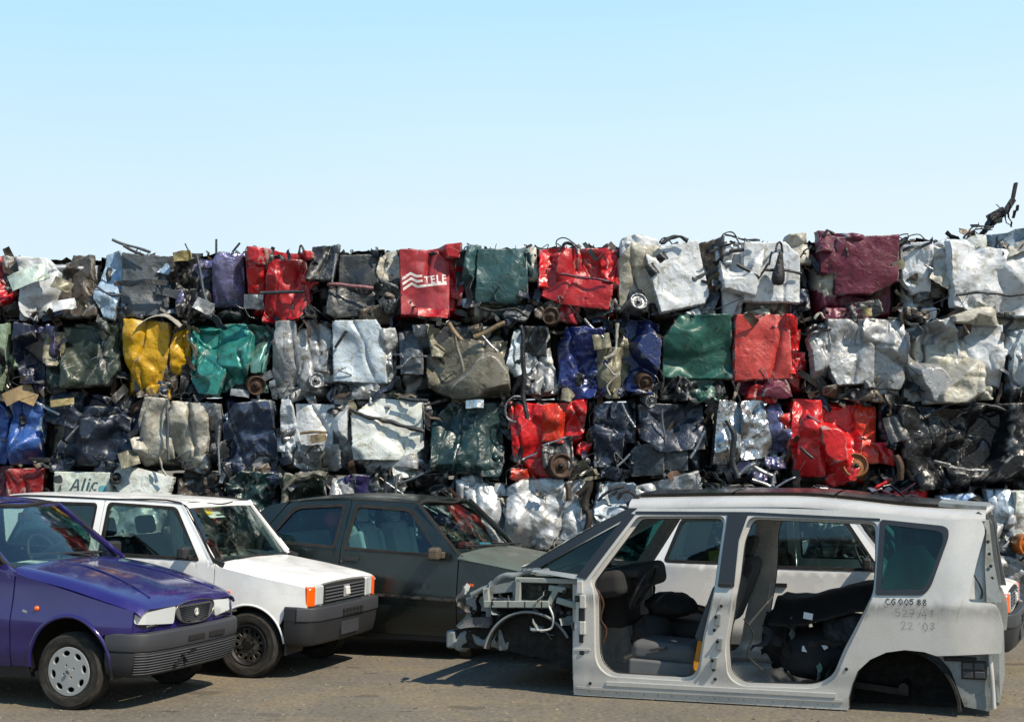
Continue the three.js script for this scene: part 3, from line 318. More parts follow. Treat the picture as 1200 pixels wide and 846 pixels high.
  {r:4,x:4.964,y:0.729,z:-15.93,w:0.611,h:0.79,l:"pale blue crushed bale with a rounded wing",p:[{b:[-0.328,0.17,0.205,0.743],c:"skyBlue",s:"dome",z:0.05}],e:[["hub",0.035,0.613,0.087,"black"]]},
  {r:4,x:5.38,y:0.77,z:-15.911,w:0.222,h:0.738,l:"narrow grey blue bale standing upright",p:[{b:[-0.197,-0.007,0.082,0.758],c:"paleBlueGrey",s:"fold",z:0.05},{b:[-0.177,0.039,0.036,0.407],c:"silver",s:"crush",z:0.07}],e:[]},
  {r:4,x:5.832,y:0.708,z:-15.89,w:0.681,h:0.827,l:"white crushed bale with a large amber lamp",p:[{b:[-0.397,0.01,0.291,0.801],c:"paleWhite",s:"fold",z:0.05}],e:[["hub",-0.291,0.212,0.115,"amberLamp"]]},
  {r:5,x:-5.651,y:0.0,z:-16.394,w:1.078,h:0.854,l:"dark red crushed bale at the end of the bottom row",p:[{b:[-0.395,-0.023,0.146,0.78],c:"maroon",s:"fold",z:0.04},{b:[0.052,-0.023,0.557,0.761],c:"maroon",s:"crush",z:0.02}],e:[]},
  {r:5,x:-4.6,y:0.0,z:-16.349,w:1.024,h:0.83,l:"slate blue crushed bale under the lettered pale bale",p:[{b:[-0.386,-0.018,0.133,0.782],c:"slateNavy",s:"fold",z:0.04},{b:[0.035,-0.018,0.519,0.763],c:"slateNavy",s:"crush",z:0.02}],e:[]},
  {r:5,x:-3.555,y:0.0,z:-16.304,w:1.067,h:0.775,l:"charcoal crushed bale behind the white hatchback",p:[{b:[-0.425,-0.013,0.12,0.785],c:"charcoal",s:"fold",z:0.04},{b:[0.019,-0.013,0.528,0.766],c:"charcoal",s:"crush",z:0.02}],e:[]},
  {r:5,x:-2.515,y:0.0,z:-16.259,w:1.013,h:0.837,l:"dark green crushed bale behind the dark saloon",p:[{b:[-0.417,-0.008,0.107,0.787],c:"darkGreen",s:"fold",z:0.04},{b:[0.003,-0.008,0.49,0.769],c:"darkGreen",s:"crush",z:0.02}],e:[]},
  {r:5,x:-1.481,y:0.0,z:-16.215,w:1.055,h:0.799,l:"dull silver crushed bale under the black stripped bale",p:[{b:[-0.455,-0.003,0.094,0.79],c:"silver",s:"fold",z:0.04},{b:[-0.013,-0.003,0.5,0.771],c:"silver",s:"crush",z:0.02}],e:[]},
  {r:5,x:-0.453,y:0.0,z:-16.17,w:1.001,h:0.786,l:"slate crushed bale under the bright silver bale",p:[{b:[-0.447,0.002,0.081,0.793],c:"slateDark",s:"fold",z:0.04},{b:[-0.03,0.002,0.463,0.774],c:"slateDark",s:"crush",z:0.02}],e:[]},
  {r:5,x:0.546,y:0.0,z:-16.126,w:0.996,h:0.824,l:"silver white crushed bale under the big silver bale",p:[{b:[-0.461,0.006,0.069,0.795],c:"silver",s:"fold",z:0.04},{b:[-0.045,0.006,0.449,0.777],c:"silver",s:"crush",z:0.02}],e:[]},
  {r:5,x:1.539,y:0.0,z:-16.082,w:0.991,h:0.73,l:"sooty grey crushed bale under the coil of hose",p:[{b:[-0.476,0.011,0.057,0.798],c:"charcoal",s:"fold",z:0.04},{b:[-0.061,0.011,0.436,0.779],c:"charcoal",s:"crush",z:0.02}],e:[]},
  {r:5,x:2.55,y:0.0,z:-16.037,w:1.032,h:0.744,l:"brown crushed bale under the ribbed sheet",p:[{b:[-0.514,0.016,0.044,0.801],c:"umber",s:"fold",z:0.04},{b:[-0.077,0.016,0.445,0.782],c:"umber",s:"crush",z:0.02}],e:[]},
  {r:5,x:3.579,y:0.0,z:-15.992,w:1.026,h:0.74,l:"grey blue crushed bale under the loose offcuts",p:[{b:[-0.529,0.021,0.031,0.803],c:"slate",s:"fold",z:0.04},{b:[-0.093,0.021,0.431,0.785],c:"slate",s:"crush",z:0.02}],e:[]},
  {r:5,x:4.602,y:0.0,z:-15.946,w:1.02,h:0.671,l:"navy crushed bale under the torn red strips",p:[{b:[-0.544,0.026,0.018,0.806],c:"navy",s:"fold",z:0.04},{b:[-0.109,0.026,0.417,0.788],c:"navy",s:"crush",z:0.02}],e:[]},
  {r:5,x:5.643,y:0.0,z:-15.899,w:1.06,h:0.712,l:"light grey crushed bale under the pale blue wing",p:[{b:[-0.582,0.031,0.005,0.809],c:"silver",s:"fold",z:0.04},{b:[-0.126,0.031,0.426,0.791],c:"silver",s:"crush",z:0.02}],e:[]},
];
// ---------------------------------------------------------------- the wall of crushed car bales
const BC = { red: ['#9a141e', 0, .5], redBright: ['#b3161c', 0, .4], deepRed: ['#98202c', 0, .6], orangeRed: ['#b52c16', 0, .4], brick: ['#a2322e', 0, .6], darkRed: ['#7c1a20', .1, .5], maroon: ['#54182f', .1, .55], pink: ['#7a5256', .1, .6],
  white: ['#b3b9bf', 0, .55], paleWhite: ['#b9c0bf', 0, .55], paleGrey: ['#a2b0bc', 0, .55], cream: ['#9c9b92', .1, .6], silver: ['#8e9296', .35, .55], silverBright: ['#a8adb2', .35, .5], chrome: ['#a9adb2', .85, .3], brightSteel: ['#c8caca', .8, .35],
  paleBlue: ['#8fa6bb', .25, .5], paleBlueGrey: ['#aab6c2', .35, .5], skyBlue: ['#86a4cc', .1, .5], blue: ['#2a4d8c', .1, .5], blueDeep: ['#1f2d66', .1, .42], navyBlue: ['#1a2856', .15, .45], navy: ['#1c2438', .2, .5], slateNavy: ['#252f40', .25, .5], slateBlue: ['#3b4860', .3, .45], slate: ['#454d55', .15, .6], slateDark: ['#2c363f', .1, .55],
  violet: ['#66668a', .5, .35], violetDeep: ['#312c5a', .2, .5], teal: ['#2a7771', .25, .45], tealSilver: ['#5f8f8c', .5, .4], tealDark: ['#27494d', .1, .6], greenTeal: ['#163032', .15, .45], emerald: ['#154a41', .1, .5], darkGreen: ['#2b362f', .2, .55], mint: ['#7c907a', .1, .6], paleMint: ['#a5b6b0', 0, .55], paleGreen: ['#9fb0ab', .1, .55],
  yellow: ['#ad870c', 0, .45], yellowDull: ['#6e6640', 0, .7], tan: ['#6b5d46', .1, .7], cardboard: ['#7f6e50', 0, .9], olive: ['#6a6858', .2, .6], oliveGrey: ['#6e6c62', .3, .5], umber: ['#4b443c', .25, .6], umberDark: ['#2c2622', .15, .75], charcoal: ['#2a2f33', .15, .55], black: ['#191b1e', .1, .6], black2: ['#15171b', .15, .38],
  steel: ['#8d9094', .8, .4], darkSteel: ['#34363a', .6, .5], rust: ['#3f2d22', .2, .85], orange: ['#76491f', .1, .7], amberLamp: ['#a85a10', 0, .3] };
// each wreck colour is one material; the paint's own colour and the bare metal along sharp creases are vertex colours
const bmat = c => wreckPaint(...BC[c]);
const lin = {}; for (const k in BC) lin[k] = col(BC[k][0]);
function tint(g, c, nx, ny, amp = 1, seed = 0) {
  const p = g.attributes.position, C = new Float32Array(p.count * 3), b = lin[c], lum = (b.r + b.g + b.b) / 3, bare = [.30, .30, .29], mask = lum > .45 ? 0 : 1;
  for (let i = 0; i < p.count; i++) {
    let w = 0;
    if (nx && mask) { const x = i % (nx + 1), y = Math.floor(i / (nx + 1)); if (x > 0 && x < nx && y > 0 && y < ny && i < (nx + 1) * (ny + 1)) { const z = p.getZ(i), L = 4 * z - p.getZ(i - 1) - p.getZ(i + 1) - p.getZ(i - nx - 1) - p.getZ(i + nx + 1); w = smooth(.0035, .012, L) * smooth(-.15, .25, noise(p.getX(i) * 9, p.getY(i) * 9, seed)) * .8 * amp; } }
    const v = 1 + .10 * noise(p.getX(i) * 5, p.getY(i) * 5, seed + 4);
    C[3 * i] = lerp(b.r * v, bare[0], w); C[3 * i + 1] = lerp(b.g * v, bare[1], w); C[3 * i + 2] = lerp(b.b * v, bare[2], w);
  }
  g.setAttribute('color', new THREE.BufferAttribute(C, 3)); return g;
}
// a mesh of wrecked paint in colour c
const wmesh = (name, geo, c, parent, label) => mesh(name, geo.attributes.color ? geo : tint(geo, c), bmat(c), parent, label);
// per style: [coarse folds, coarse slope, medium folds, medium slope, fine slope, corner cuts, side tilt, bulge, upright bias, deep pinched creases]
const STY = { flat: [2, .05, 7, .09, .045, 1.2, .06, .012, .2, 1], letter: [3, .08, 8, .13, .06, .4, .04, .015, .3, 2], letter2: [2, .05, 4, .05, .03, .3, .03, .01, .3, 0], fold: [4, .22, 9, .25, .11, 1.5, .12, .02, .65, 4], dome: [4, .18, 9, .22, .09, 3.4, .12, .06, .45, 3], crush: [5, .28, 12, .42, .18, 2.2, .25, .02, .35, 4], wedge: [3, .12, 7, .16, .06, .5, .08, .04, .7, 2], pack: [4, .18, 14, .40, .20, 0, .0, .0, .6, 8] };
// folding the plane over random lines again and again leaves flat facets between sharp creases, as in crushed sheet
function origami(R, n, span, slope, bias) {
  const F = []; for (let i = 0; i < n; i++) { const a = R() < bias ? (R() - .5) * .7 : R() * Math.PI; F.push(Math.cos(a), Math.sin(a), (R() - .5) * span * .8); }
  const g = R() * 6.283, gx = Math.cos(g) * slope, gy = Math.sin(g) * slope;
  return (x, y) => { for (let i = 0; i < F.length; i += 3) { const d = x * F[i] + y * F[i + 1] - F[i + 2]; if (d < 0) { x -= 2 * d * F[i]; y -= 2 * d * F[i + 1]; } } return gx * x + gy * y; };
}
function crumple(seed, st, k = 1, size = .8) {
  const R = rng(seed), A = origami(R, st[0], size, st[1] * k, st[8]), B = origami(R, st[2], size * .9, st[3] * k, st[8]), B2 = origami(R, st[2], size * .8, st[3] * k, .2), C = origami(R, 24, size * .7, st[4] * k, .3), s = R() * 100, G = [];
  for (let i = 0; i < st[9]; i++) { const a = R() < .7 ? (R() - .5) * .8 : R() * 3.1; G.push([Math.cos(a), Math.sin(a), (R() - .5) * size * .9, .025 + .045 * R(), .012 + .014 * R(), R() * 60]); }
  return (x, y) => {
    const wx = x + .035 * noise(x * 3, y * 3, s) + .008 * noise(x * 11, y * 11, s + 3), wy = y + .035 * noise(x * 3, y * 3, s + 9) + .008 * noise(x * 11, y * 11, s + 13);
    const m = smooth(-.25, .25, noise(x * 2.2, y * 2.2, s + 30)), f = smooth(-.1, .3, noise(x * 3, y * 3, s + 50));
    const q = 1 - Math.abs(noise(wx * 7, wy * 7, s + 60)) * 2.2;
    let pinch = 0; for (const [cx, cy, o, dp, wd, q2] of G) { const d = Math.abs(wx * cx + wy * cy - o + .05 * noise(x * 2.4, y * 2.4, q2)); if (d < wd * 4) pinch -= dp * smooth(-.15, .2, noise(x * 1.8, y * 1.8, q2 + 5)) * Math.exp(-d / wd); }
    return pinch + A(wx, wy) + lerp(B(wx, wy), B2(wx, wy), m) + f * C(wx, wy) + .03 * st[4] * Math.max(0, q) * 2 + .03 * st[4] * noise(x * 28, y * 28, s);
  };
}
function panelGeo(p, seed) {
  const st = STY[p.s], [x0, y0, x1, y1] = p.b, w = x1 - x0, h = y1 - y0, cx = (x0 + x1) / 2, cy = (y0 + y1) / 2, rot = (p.rot || 0) * Math.PI / 180, c = Math.cos(rot), s = Math.sin(rot);
  const size = Math.max(w, h), cr = crumple(seed, st, p.k || 1, size), R = rng(seed + 500), n = clamp(Math.round(size / .0135), 20, 68);
  // the outline: four slightly tilted sides and some cut corners
  const H = []; for (const [a, d] of [[0, w / 2], [1.5708, h / 2], [3.1416, w / 2], [-1.5708, h / 2]]) { const t = a + (R() - .5) * 2 * st[6]; H.push([Math.cos(t), Math.sin(t), d * (1.02 - .06 * R())]); }
  const cuts = Math.floor(st[5] + R()); for (let k = 0; k < cuts; k++) { const q = [[1, 1], [1, -1], [-1, -1], [-1, 1]][(Math.floor(R() * 4) + k) % 4], a = Math.atan2(q[1] * w, q[0] * h) + (R() - .5) * .6, nx = Math.cos(a), ny = Math.sin(a); H.push([nx, ny, (Math.abs(nx) * w + Math.abs(ny) * h) / 2 * (.70 + .24 * R())]); }
  const wrap = .10 + .06 * R(), z0 = (p.z ?? .03) * .75 + .035, e = 2 / n, tx = (R() - .5) * .16, ty = (R() - .5) * .12;
  const U = t => { const q = t * 2 - 1, a = Math.abs(q); return a < 1 - e ? [q / (1 - e) * .975, 0] : [Math.sign(q) * lerp(.975, 1, (a - 1 + e) / e), (a - 1 + e) / e]; };
  let base = 0; for (let k = 0; k < 25; k++) base += cr((k % 5 - 2) * w * .2, (Math.floor(k / 5) - 2) * h * .2) / 25;
  const out = sheet((a, b) => {
    let [u, du] = U(a), [v, dv] = U(b);
    const m = Math.max(Math.abs(u), Math.abs(v)) + 1e-6, X0 = u * w / 2, Y0 = v * h / 2, L = Math.hypot(X0, Y0) + 1e-6, dx = X0 / L, dy = Y0 / L, box = m / L;   // L / m reaches the plain rectangle's edge
    let r = 9; for (const [nx, ny, d] of H) { const q = dx * nx + dy * ny; if (q > .05) r = Math.min(r, d / q); }
    r *= 1 + .05 * noise(dx * 4 + seed, dy * 4, 4) * (st[6] * 5) + .02 * noise(dx * 14, dy * 14 + seed, 8);
    let f = lerp(1, r * box, smooth(0, 1, m));
    let X = X0 * f, Y = Y0 * f; if (p.s === 'wedge') X = X * (.30 + .70 * smooth(-.55, .15, Y / h)) + .10 * w * (1 - smooth(-.5, .1, Y / h));
    const d = Math.max(0, du, dv), hh = cr(X, Y) - base;
    return V3(cx + X * c - Y * s, cy + X * s + Y * c, z0 + st[7] * (1 - m * m * m) + clamp(hh, -.16, .16) * (1 - .3 * d) + tx * X + ty * Y - wrap * Math.pow(d, 1.4));
  }, n, n, 0, (a, b, q) => p.s.startsWith('letter') ? [a, b] : [q.x + seed * .37, q.y + seed * .23]);
  return p.s.startsWith('letter') ? out : tint(out, p.c, n, n, 1, seed);
}
// print on two of the panels
function letterTex(bg, draw, w = 512, h = 640) {
  const cv = document.createElement('canvas'); cv.width = w; cv.height = h; const g = cv.getContext('2d'); g.fillStyle = bg; g.fillRect(0, 0, w, h); draw(g, w, h);
  const R = rng(w + 3); for (let k = 0; k < 1500; k++) { g.fillStyle = `rgba(${R() < .5 ? '30,20,20' : '230,220,215'},${.04 + .14 * R()})`; const L = 4 + R() * 40; g.save(); g.translate(R() * w, R() * h); g.rotate(R() * 6.3); g.fillRect(0, 0, L, 1 + R() * 1.6); g.restore(); }
  for (let k = 0; k < 260; k++) { g.fillStyle = `rgba(60,40,35,${.03 + .07 * R()})`; g.beginPath(); g.ellipse(R() * w, R() * h, 6 + R() * 46, 4 + R() * 26, R() * 3, 0, 7); g.fill(); }
  const t = new THREE.CanvasTexture(cv); t.colorSpace = THREE.SRGBColorSpace; t.magFilter = THREE.LinearFilter; return t;
}
const letterMat = new THREE.MeshPhysicalMaterial({ map: letterTex('#8e1a26', (g, w, h) => {
  g.save(); g.translate(30, 310); g.rotate(-.09); g.fillStyle = '#d8d4d2';
  for (let k = 0; k < 3; k++) { const y = -60 + k * 46; g.beginPath(); g.moveTo(0, y + 26); g.lineTo(90, y - 20); g.lineTo(150, y + 14); const xe = k === 2 ? 440 : 200; g.lineTo(xe, y + 14); g.lineTo(xe, y + 34); g.lineTo(140, y + 38); g.lineTo(88, y + 6); g.lineTo(0, y + 52); g.fill(); }
  g.font = 'bold 104px sans-serif'; g.fillText('TELE', 216, 44); g.restore();
  const R = rng(8); for (let k = 0; k < 46; k++) { g.strokeStyle = `rgba(${110 + 50 * R()},${20 + 12 * R()},${30 + 12 * R()},${.5 + .5 * R()})`; g.lineWidth = 1 + 5 * R() * R(); g.beginPath(); const x = R() * w, y = 230 + R() * 190; g.moveTo(x, y); g.lineTo(x + (R() - .5) * 90, y + (R() - .2) * 60); g.stroke(); }
}), roughness: .55, clearcoat: .3, clearcoatRoughness: .3, side: THREE.DoubleSide });
const letterMat2 = new THREE.MeshPhysicalMaterial({ map: letterTex('#b3c0b8', (g, w, h) => {
  g.fillStyle = '#2c4a50'; g.font = 'italic bold 170px sans-serif'; g.fillText('Alic', 180, 200);
  g.fillStyle = '#2a2f33'; g.beginPath(); g.roundRect(16, 40, 92, 80, 24); g.fill(); g.fillStyle = '#4f97a5'; g.beginPath(); g.ellipse(540, 180, 46, 40, 0, 0, 7); g.fill();
}, 640, 420), roughness: .55, side: THREE.DoubleSide });

function coreGeo(w, h, d, seed, top) {
  const g = new THREE.BoxGeometry(w, h, d, Math.max(8, Math.round(w / .045)), Math.round(h / .045), 8), p = g.attributes.position, nn = g.attributes.normal, C = [], R = rng(seed);
  const pal = [[.020, .021, .024], [.035, .034, .034], [.012, .013, .015], [.055, .045, .035], [.03, .035, .045], [.08, .075, .068]];
  for (let i = 0; i < p.count; i++) {
    const x = p.getX(i), y = p.getY(i), z = p.getZ(i), s = seed * 3.1;
    const r = (1 - Math.abs(noise(x * 4 + s, y * 4, z * 3)) * 2) * .5 + .5, q = noise(x * 9 + s, y * 9, z * 8 + 4), k = .04 * r + .03 * q + .02 * noise(x * 22, y * 22 + s, z * 20);
    const nz = nn.getZ(i) > .5, ny = nn.getY(i);
    const ex = Math.abs(Math.abs(x) - w / 2) < 1e-4, ey = Math.abs(Math.abs(y) - h / 2) < 1e-4, ez = Math.abs(z - d / 2) < 1e-4;
    let dx = ex ? Math.sign(x) * (.012 - Math.max(0, k) * .5) : 0, dy = ey ? Math.sign(y) * (.012 - Math.max(0, k) * .4) : 0, dz = ez ? -.27 + k : 0;
    if (top && ey && y > 0) dy = k * 1.3 - .01;
    p.setXYZ(i, x + dx, y + h / 2 + dy, z - d / 2 + dz);
    const t = Math.abs(noise(x * 5 + s, y * 5, z * 5 + 9)) * 9, c = pal[Math.floor(t) % pal.length], v = .8 + .5 * noise(x * 30, y * 30, z * 30 + s);
    C.push(c[0] * v, c[1] * v, c[2] * v);
  }
  g.setAttribute('color', new THREE.Float32BufferAttribute(C, 3)); g.computeVertexNormals(); return g;
}
// the packed front of a bale between its big panels: tightly folded sheet in the bale's own colours with dark scrap showing
function packGeo(w, h, cols, seed) {
  const st = STY.pack, cr = crumple(seed + 300, st, 1, Math.max(w, h) * 1.1), nx = clamp(Math.round(w / .016), 20, 90), ny = Math.round(h / .016), R = rng(seed + 41), S = [];
  for (let k = 0; k < 16; k++) { const q = R(); S.push([(R() - .5) * w, R() * h, q < .7 ? lin[cols[Math.floor(R() * cols.length)]] : lin[['charcoal', 'umberDark', 'black2', 'umber', 'slate', 'darkSteel', 'oliveGrey'][Math.floor(R() * 7)]], .35 + .5 * R()]); }
  let base = 0; for (let k = 0; k < 25; k++) base += cr((k % 5 - 2) * w * .2, (Math.floor(k / 5) - 2) * h * .2) / 25;
  const g = sheet((u, v) => { const x = (u - .5) * w, y = v * h, ed = Math.min(Math.min(u, 1 - u) * w, Math.min(v, 1 - v) * h), d = 1 - smooth(.005, .10, ed); return V3(x * (1 + .0 * d), y, clamp(cr(x, y - h / 2) - base, -.10, .075) - .24 * d - .075); }, nx, ny, 0, (u, v, p) => [p.x + seed * .31, p.y + seed * .17]);
  const p = g.attributes.position, C = new Float32Array(p.count * 3);
  for (let i = 0; i < p.count; i++) { const x = p.getX(i) + .06 * noise(p.getX(i) * 9, p.getY(i) * 9, seed), y = p.getY(i) + .06 * noise(p.getX(i) * 9, p.getY(i) * 9, seed + 5); let b = null, bd = 9; for (const q of S) { const d = Math.hypot((x - q[0]) * 1.6, y - q[1]) * q[3]; if (d < bd) { bd = d; b = q[2]; } } const v = .85 + .3 * noise(x * 14, y * 14, seed); C[3 * i] = b.r * v; C[3 * i + 1] = b.g * v; C[3 * i + 2] = b.b * v; }
  g.setAttribute('color', new THREE.BufferAttribute(C, 3)); return g;
}
// a small bent scrap of sheet
function scrapGeo(L, w, seed) {
  const R = rng(seed), b1 = (R() - .5) * 3, b2 = (R() - .5) * 2, tw = (R() - .5) * 2;
  return sheet((u, v) => { const t = u - .5, a = b1 * t + .3 * Math.sin(t * 9 + seed), y = (v - .5) * w * (1 - .4 * Math.abs(t) + .2 * noise(u * 4, seed)); const q = tw * t; return V3(t * L, y * Math.cos(q), Math.sin(a) * L * .28 + y * Math.sin(q) + .25 * w * Math.abs(v - .5) * b2); }, 5, 2, .004);
}
// a bent, dented strip of folded sheet
function ribbon(L, t, seed) {
  const n = Math.max(6, Math.round(L / .05)), k = .25 * L;
  return sheet((u, v) => { const x = (u - .5) * L, j = noise(u * L * 6 + seed * 3, v, 2), b = .7 * t * noise(u * L * 3, seed * 1.3, 5), a = (v - .5) * 2; return V3(x, a * t * (.42 + .15 * j) + b * 1.5, t * .35 * (1 - a * a) + b + .05 * k * noise(u * 2.5, seed, 3)); }, n, 4, t * .16);
}
// an axle end: tyreless hub with a stepped face
function hubGeo(r) {
  const prof = [[.001, .06], [r * .22, .06], [r * .25, .045], [r * .45, .04], [r * .5, .02], [r * .82, .02], [r * .86, .045], [r, .045], [r * 1.02, .03], [r * 1.02, -.12], [.001, -.12]].map(p => new THREE.Vector2(...p));
  const g = new THREE.LatheGeometry(prof, 24); g.rotateX(Math.PI / 2); return g;
}
const scrapSeed = rng(4242), spareGeo = [];
for (let i = 0; i < 14; i++) spareGeo.push(scrapGeo(.12 + .22 * scrapSeed(), .03 + .08 * scrapSeed(), i + 1));
const scrapOf = {}; const scrap = (i, c) => scrapOf[i + c] ??= tint(spareGeo[i].clone(), c);
const scrapCols = ['charcoal', 'black2', 'slate', 'umber', 'umberDark', 'steel', 'darkSteel', 'slateNavy', 'olive', 'black', 'rust', 'charcoal'];
BALES.forEach((B, bi) => {
  const g = thing('crushed_car_bale', B.l, 'bale', 'crushed car bales stacked in the wall', [B.x, B.y, B.z]), R = rng(900 + bi), D = 1.05;
  g.rotation.y = .024 + (R() - .5) * .02;
  const core = mesh('packed_core', coreGeo(B.w, B.h, D, bi + 1, B.r === 1), M.junk, g, 'dark packed scrap between the panels');
  mesh('folded_front', packGeo(B.w + .01, B.h + .01, B.p.map(p => p.c), bi + 1), bmat(B.p[0].c), g);
  B.p.forEach((p, k) => { const m = p.s === 'letter' ? letterMat : p.s === 'letter2' ? letterMat2 : bmat(p.c); mesh('crumpled_panel', panelGeo(p, bi * 7 + k * 3 + 1), m, g); });
  // smaller folded layers crushed in round the big panels
  const cs = B.p.map(p => p.c); for (let k = 0; k < (B.r === 5 ? 1 : 4); k++) {
    const w = .14 + .26 * R(), h = .08 + .16 * R(), q = R(), x = q < .4 ? (R() < .5 ? -1 : 1) * (B.w / 2 - .08 - .06 * R()) : (R() - .5) * (B.w - .2), y = q < .4 ? .1 + R() * (B.h - .2) : R() < .7 ? .05 + .08 * R() : B.h - .06 - .05 * R();
    const cc = R() < .7 ? cs[Math.floor(R() * cs.length)] : scrapCols[Math.floor(R() * scrapCols.length)], turned = q < .4 && R() < .6; mesh('folded_layer', panelGeo({ b: turned ? [x - h / 2, y - w / 2, x + h / 2, y + w / 2] : [x - w / 2, y - h / 2, x + w / 2, y + h / 2], c: cc, s: 'crush', z: -.02 + .05 * R(), rot: (R() - .5) * 50, k: 1.2 }, 3000 + bi * 9 + k), bmat(cc), g); }
  const front = .14;
  for (const e of B.e) {
    if (e[0] === 'hub') { const hub = wmesh('wheel_hub', place(hubGeo(e[3]), e[1], e[2], front + .03, (R() - .5) * .8, (R() - .5) * .9, 0), e[4] || 'steel', g); mesh('hub_cap', place(new THREE.SphereGeometry(e[3] * .22, 10, 8), e[1], e[2], front + .085), M.darkSteel, hub); }
    else if (e[0] === 'bar') {   // flat folded strip of metal or rubber
      const P = e[1], t = e[2]; for (let i = 0; i + 1 < P.length; i++) { const [a, b] = P[i], [c, d] = P[i + 1], L = Math.hypot(c - a, d - b); wmesh('metal_strip', place(ribbon(L + t * .5, t, bi * 5 + i), (a + c) / 2, (b + d) / 2, front + .05 + .01 * i, 0, 0, Math.atan2(d - b, c - a)), e[3], g); }
    } else if (e[0] === 'hose' || e[0] === 'wire') wmesh(e[0] === 'hose' ? 'rubber_hose' : 'bent_wire', hose(e[1].map(([x, y], i) => V3(x, y, front + .02 + .03 * noise(i * .9 + bi, .5))), e[2] / 2, bi), e[3], g);
    else if (e[0] === 'plate') { const [a, b, c, d] = e[1], w = c - a, h = d - b, q = (e[3] || 0) * Math.PI / 180, cr = crumple(bi * 11 + 5, STY.crush, .8, Math.max(w, h));
      wmesh('loose_plate', place(sheet((u, v) => V3((u - .5) * w * 1.02, (v - .5) * h * .8, .03 * Math.cos((u - .5) * 2.4) + clamp(cr((u - .5) * w, (v - .5) * h) * .6, -.05, .05)), 12, 8, .012), (a + c) / 2, (b + d) / 2, front + .07, -.15, .1, q), e[2], g); }
    else if (e[0] === 'flap') { const [a, b, c, d] = e[1], w = c - a, cr = crumple(77, STY.fold, .6);
      wmesh('loose_flap', sheet((u, v) => V3(lerp(a, c, u), lerp(b, d, Math.sin(u * 2.6 + .3)) - .04 * v, .05 + .2 * v + .02 * Math.sin(u * 8) + clamp(cr((u - .5) * w, v * .2), -.03, .03)), 18, 8, .01), 'cream', g); }
    else if (e[0] === 'boot') { const x = (909 - 895) / 104, y = .55;
      wmesh('rubber_boot', place(new THREE.LatheGeometry([[.001, -.13], [.05, -.12], [.075, -.07], [.07, 0], [.045, .1], [.03, .2], [.02, .24], [.001, .25]].map(p => new THREE.Vector2(...p)), 16), x, y, front + .1, 0, 0, -.12), 'black', g);
      wmesh('boot_cable', tube([[x - .03, y + .24, front + .1], [x, y + .34, front + .06], [x + .05, y + .36, front], [x + .08, y + .25, front - .05]], .012, 16, 6), 'black', g); }
    else if (e[0] === 'spike') {   // a bent suspension arm and rods rising over the end of the row
      const P = [[-.6, .84], [-.32, .92], [-.16, 1.08], [.02, 1.24], [.10, 1.36], [.14, 1.54]]; for (let i = 0; i + 1 < P.length; i++) { const [a, b] = P[i], [c, d] = P[i + 1]; wmesh('bent_arm', box(Math.hypot(c - a, d - b) + .05, [.03, .05, .06, .06, .03][i], .07, (a + c) / 2, (b + d) / 2, -.1, 0, 0, Math.atan2(d - b, c - a)), i % 2 ? 'charcoal' : 'umberDark', g); }
      wmesh('bent_arm', box(.2, .09, .1, -.1, 1.2, -.06, 0, 0, .5), 'black2', g);
      for (const q of [[[-.5, .85, 0], [-.4, 1.0, .05], [-.2, 1.04, .02], [.0, 1.2, -.1]], [[-.4, .88, 0], [-.44, .97, .02], [-.38, 1.05, 0], [-.15, 1.05, 0]], [[-.9, .74, .02], [-.6, .86, 0], [-.2, .84, .05]], [[.1, .8, .1], [.3, 1, .05], [.5, 1.25, 0]]]) wmesh('bent_wire', tube(q, .009, 18, 6), 'charcoal', g);
      wmesh('torn_sheet', place(scrapGeo(.5, .2, 91), .05, .92, .0, .3, 0, .25), 'paleBlue', g); for (let k = 0; k < 12; k++) { const sc = scrapCols[k % 12]; const m = mesh('metal_shred', scrap(k % 14, sc), bmat(sc), g); m.position.set(-.6 + k * .065, .86 + k * .035 + .06 * noise(k, 2.2), -.05); m.rotation.set(k, k * 2, k * 3.3); } wmesh('torn_sheet', place(scrapGeo(.5, .16, 93), -.5, .86, .05, -.4, 0, .1), 'paleWhite', g); }
  }
  // shreds in the gaps round the face
  const ns = B.r === 5 ? 4 : 9 + Math.floor(R() * 6);
  for (let k = 0; k < ns; k++) {
    const side = R(), x = side < .3 ? -B.w / 2 + R() * .08 : side < .6 ? B.w / 2 - R() * .08 : (R() - .5) * B.w, y = side < .6 ? R() * B.h : R() < .75 ? R() * .12 + .02 : B.h - R() * .06;
    const sg = Math.floor(R() * spareGeo.length), sc = scrapCols[Math.floor(R() * scrapCols.length)], m = mesh('metal_shred', scrap(sg, sc), bmat(sc), g);
    m.position.set(x, y, -.02 + R() * .13); m.rotation.set(R() * 2 - 1, R() * 2 - 1, R() * 6.3); m.scale.setScalar(.7 + R() * .6);
  }
  for (let k = 0; k < (B.r === 5 ? 0 : 1); k++) { const x = (R() - .5) * B.w, y = R() * .25; wmesh('bent_wire', tube([[x, y, .0], [x + (R() - .5) * .2, y + (R() - .2) * .2, .13], [x + (R() - .5) * .4, y + (R() - .2) * .3, .16], [x + (R() - .5) * .6, y + (R() - .5) * .3, .03]], 0.004 + R() * .004, 14, 5), R() < .3 ? 'steel' : 'charcoal', g); }
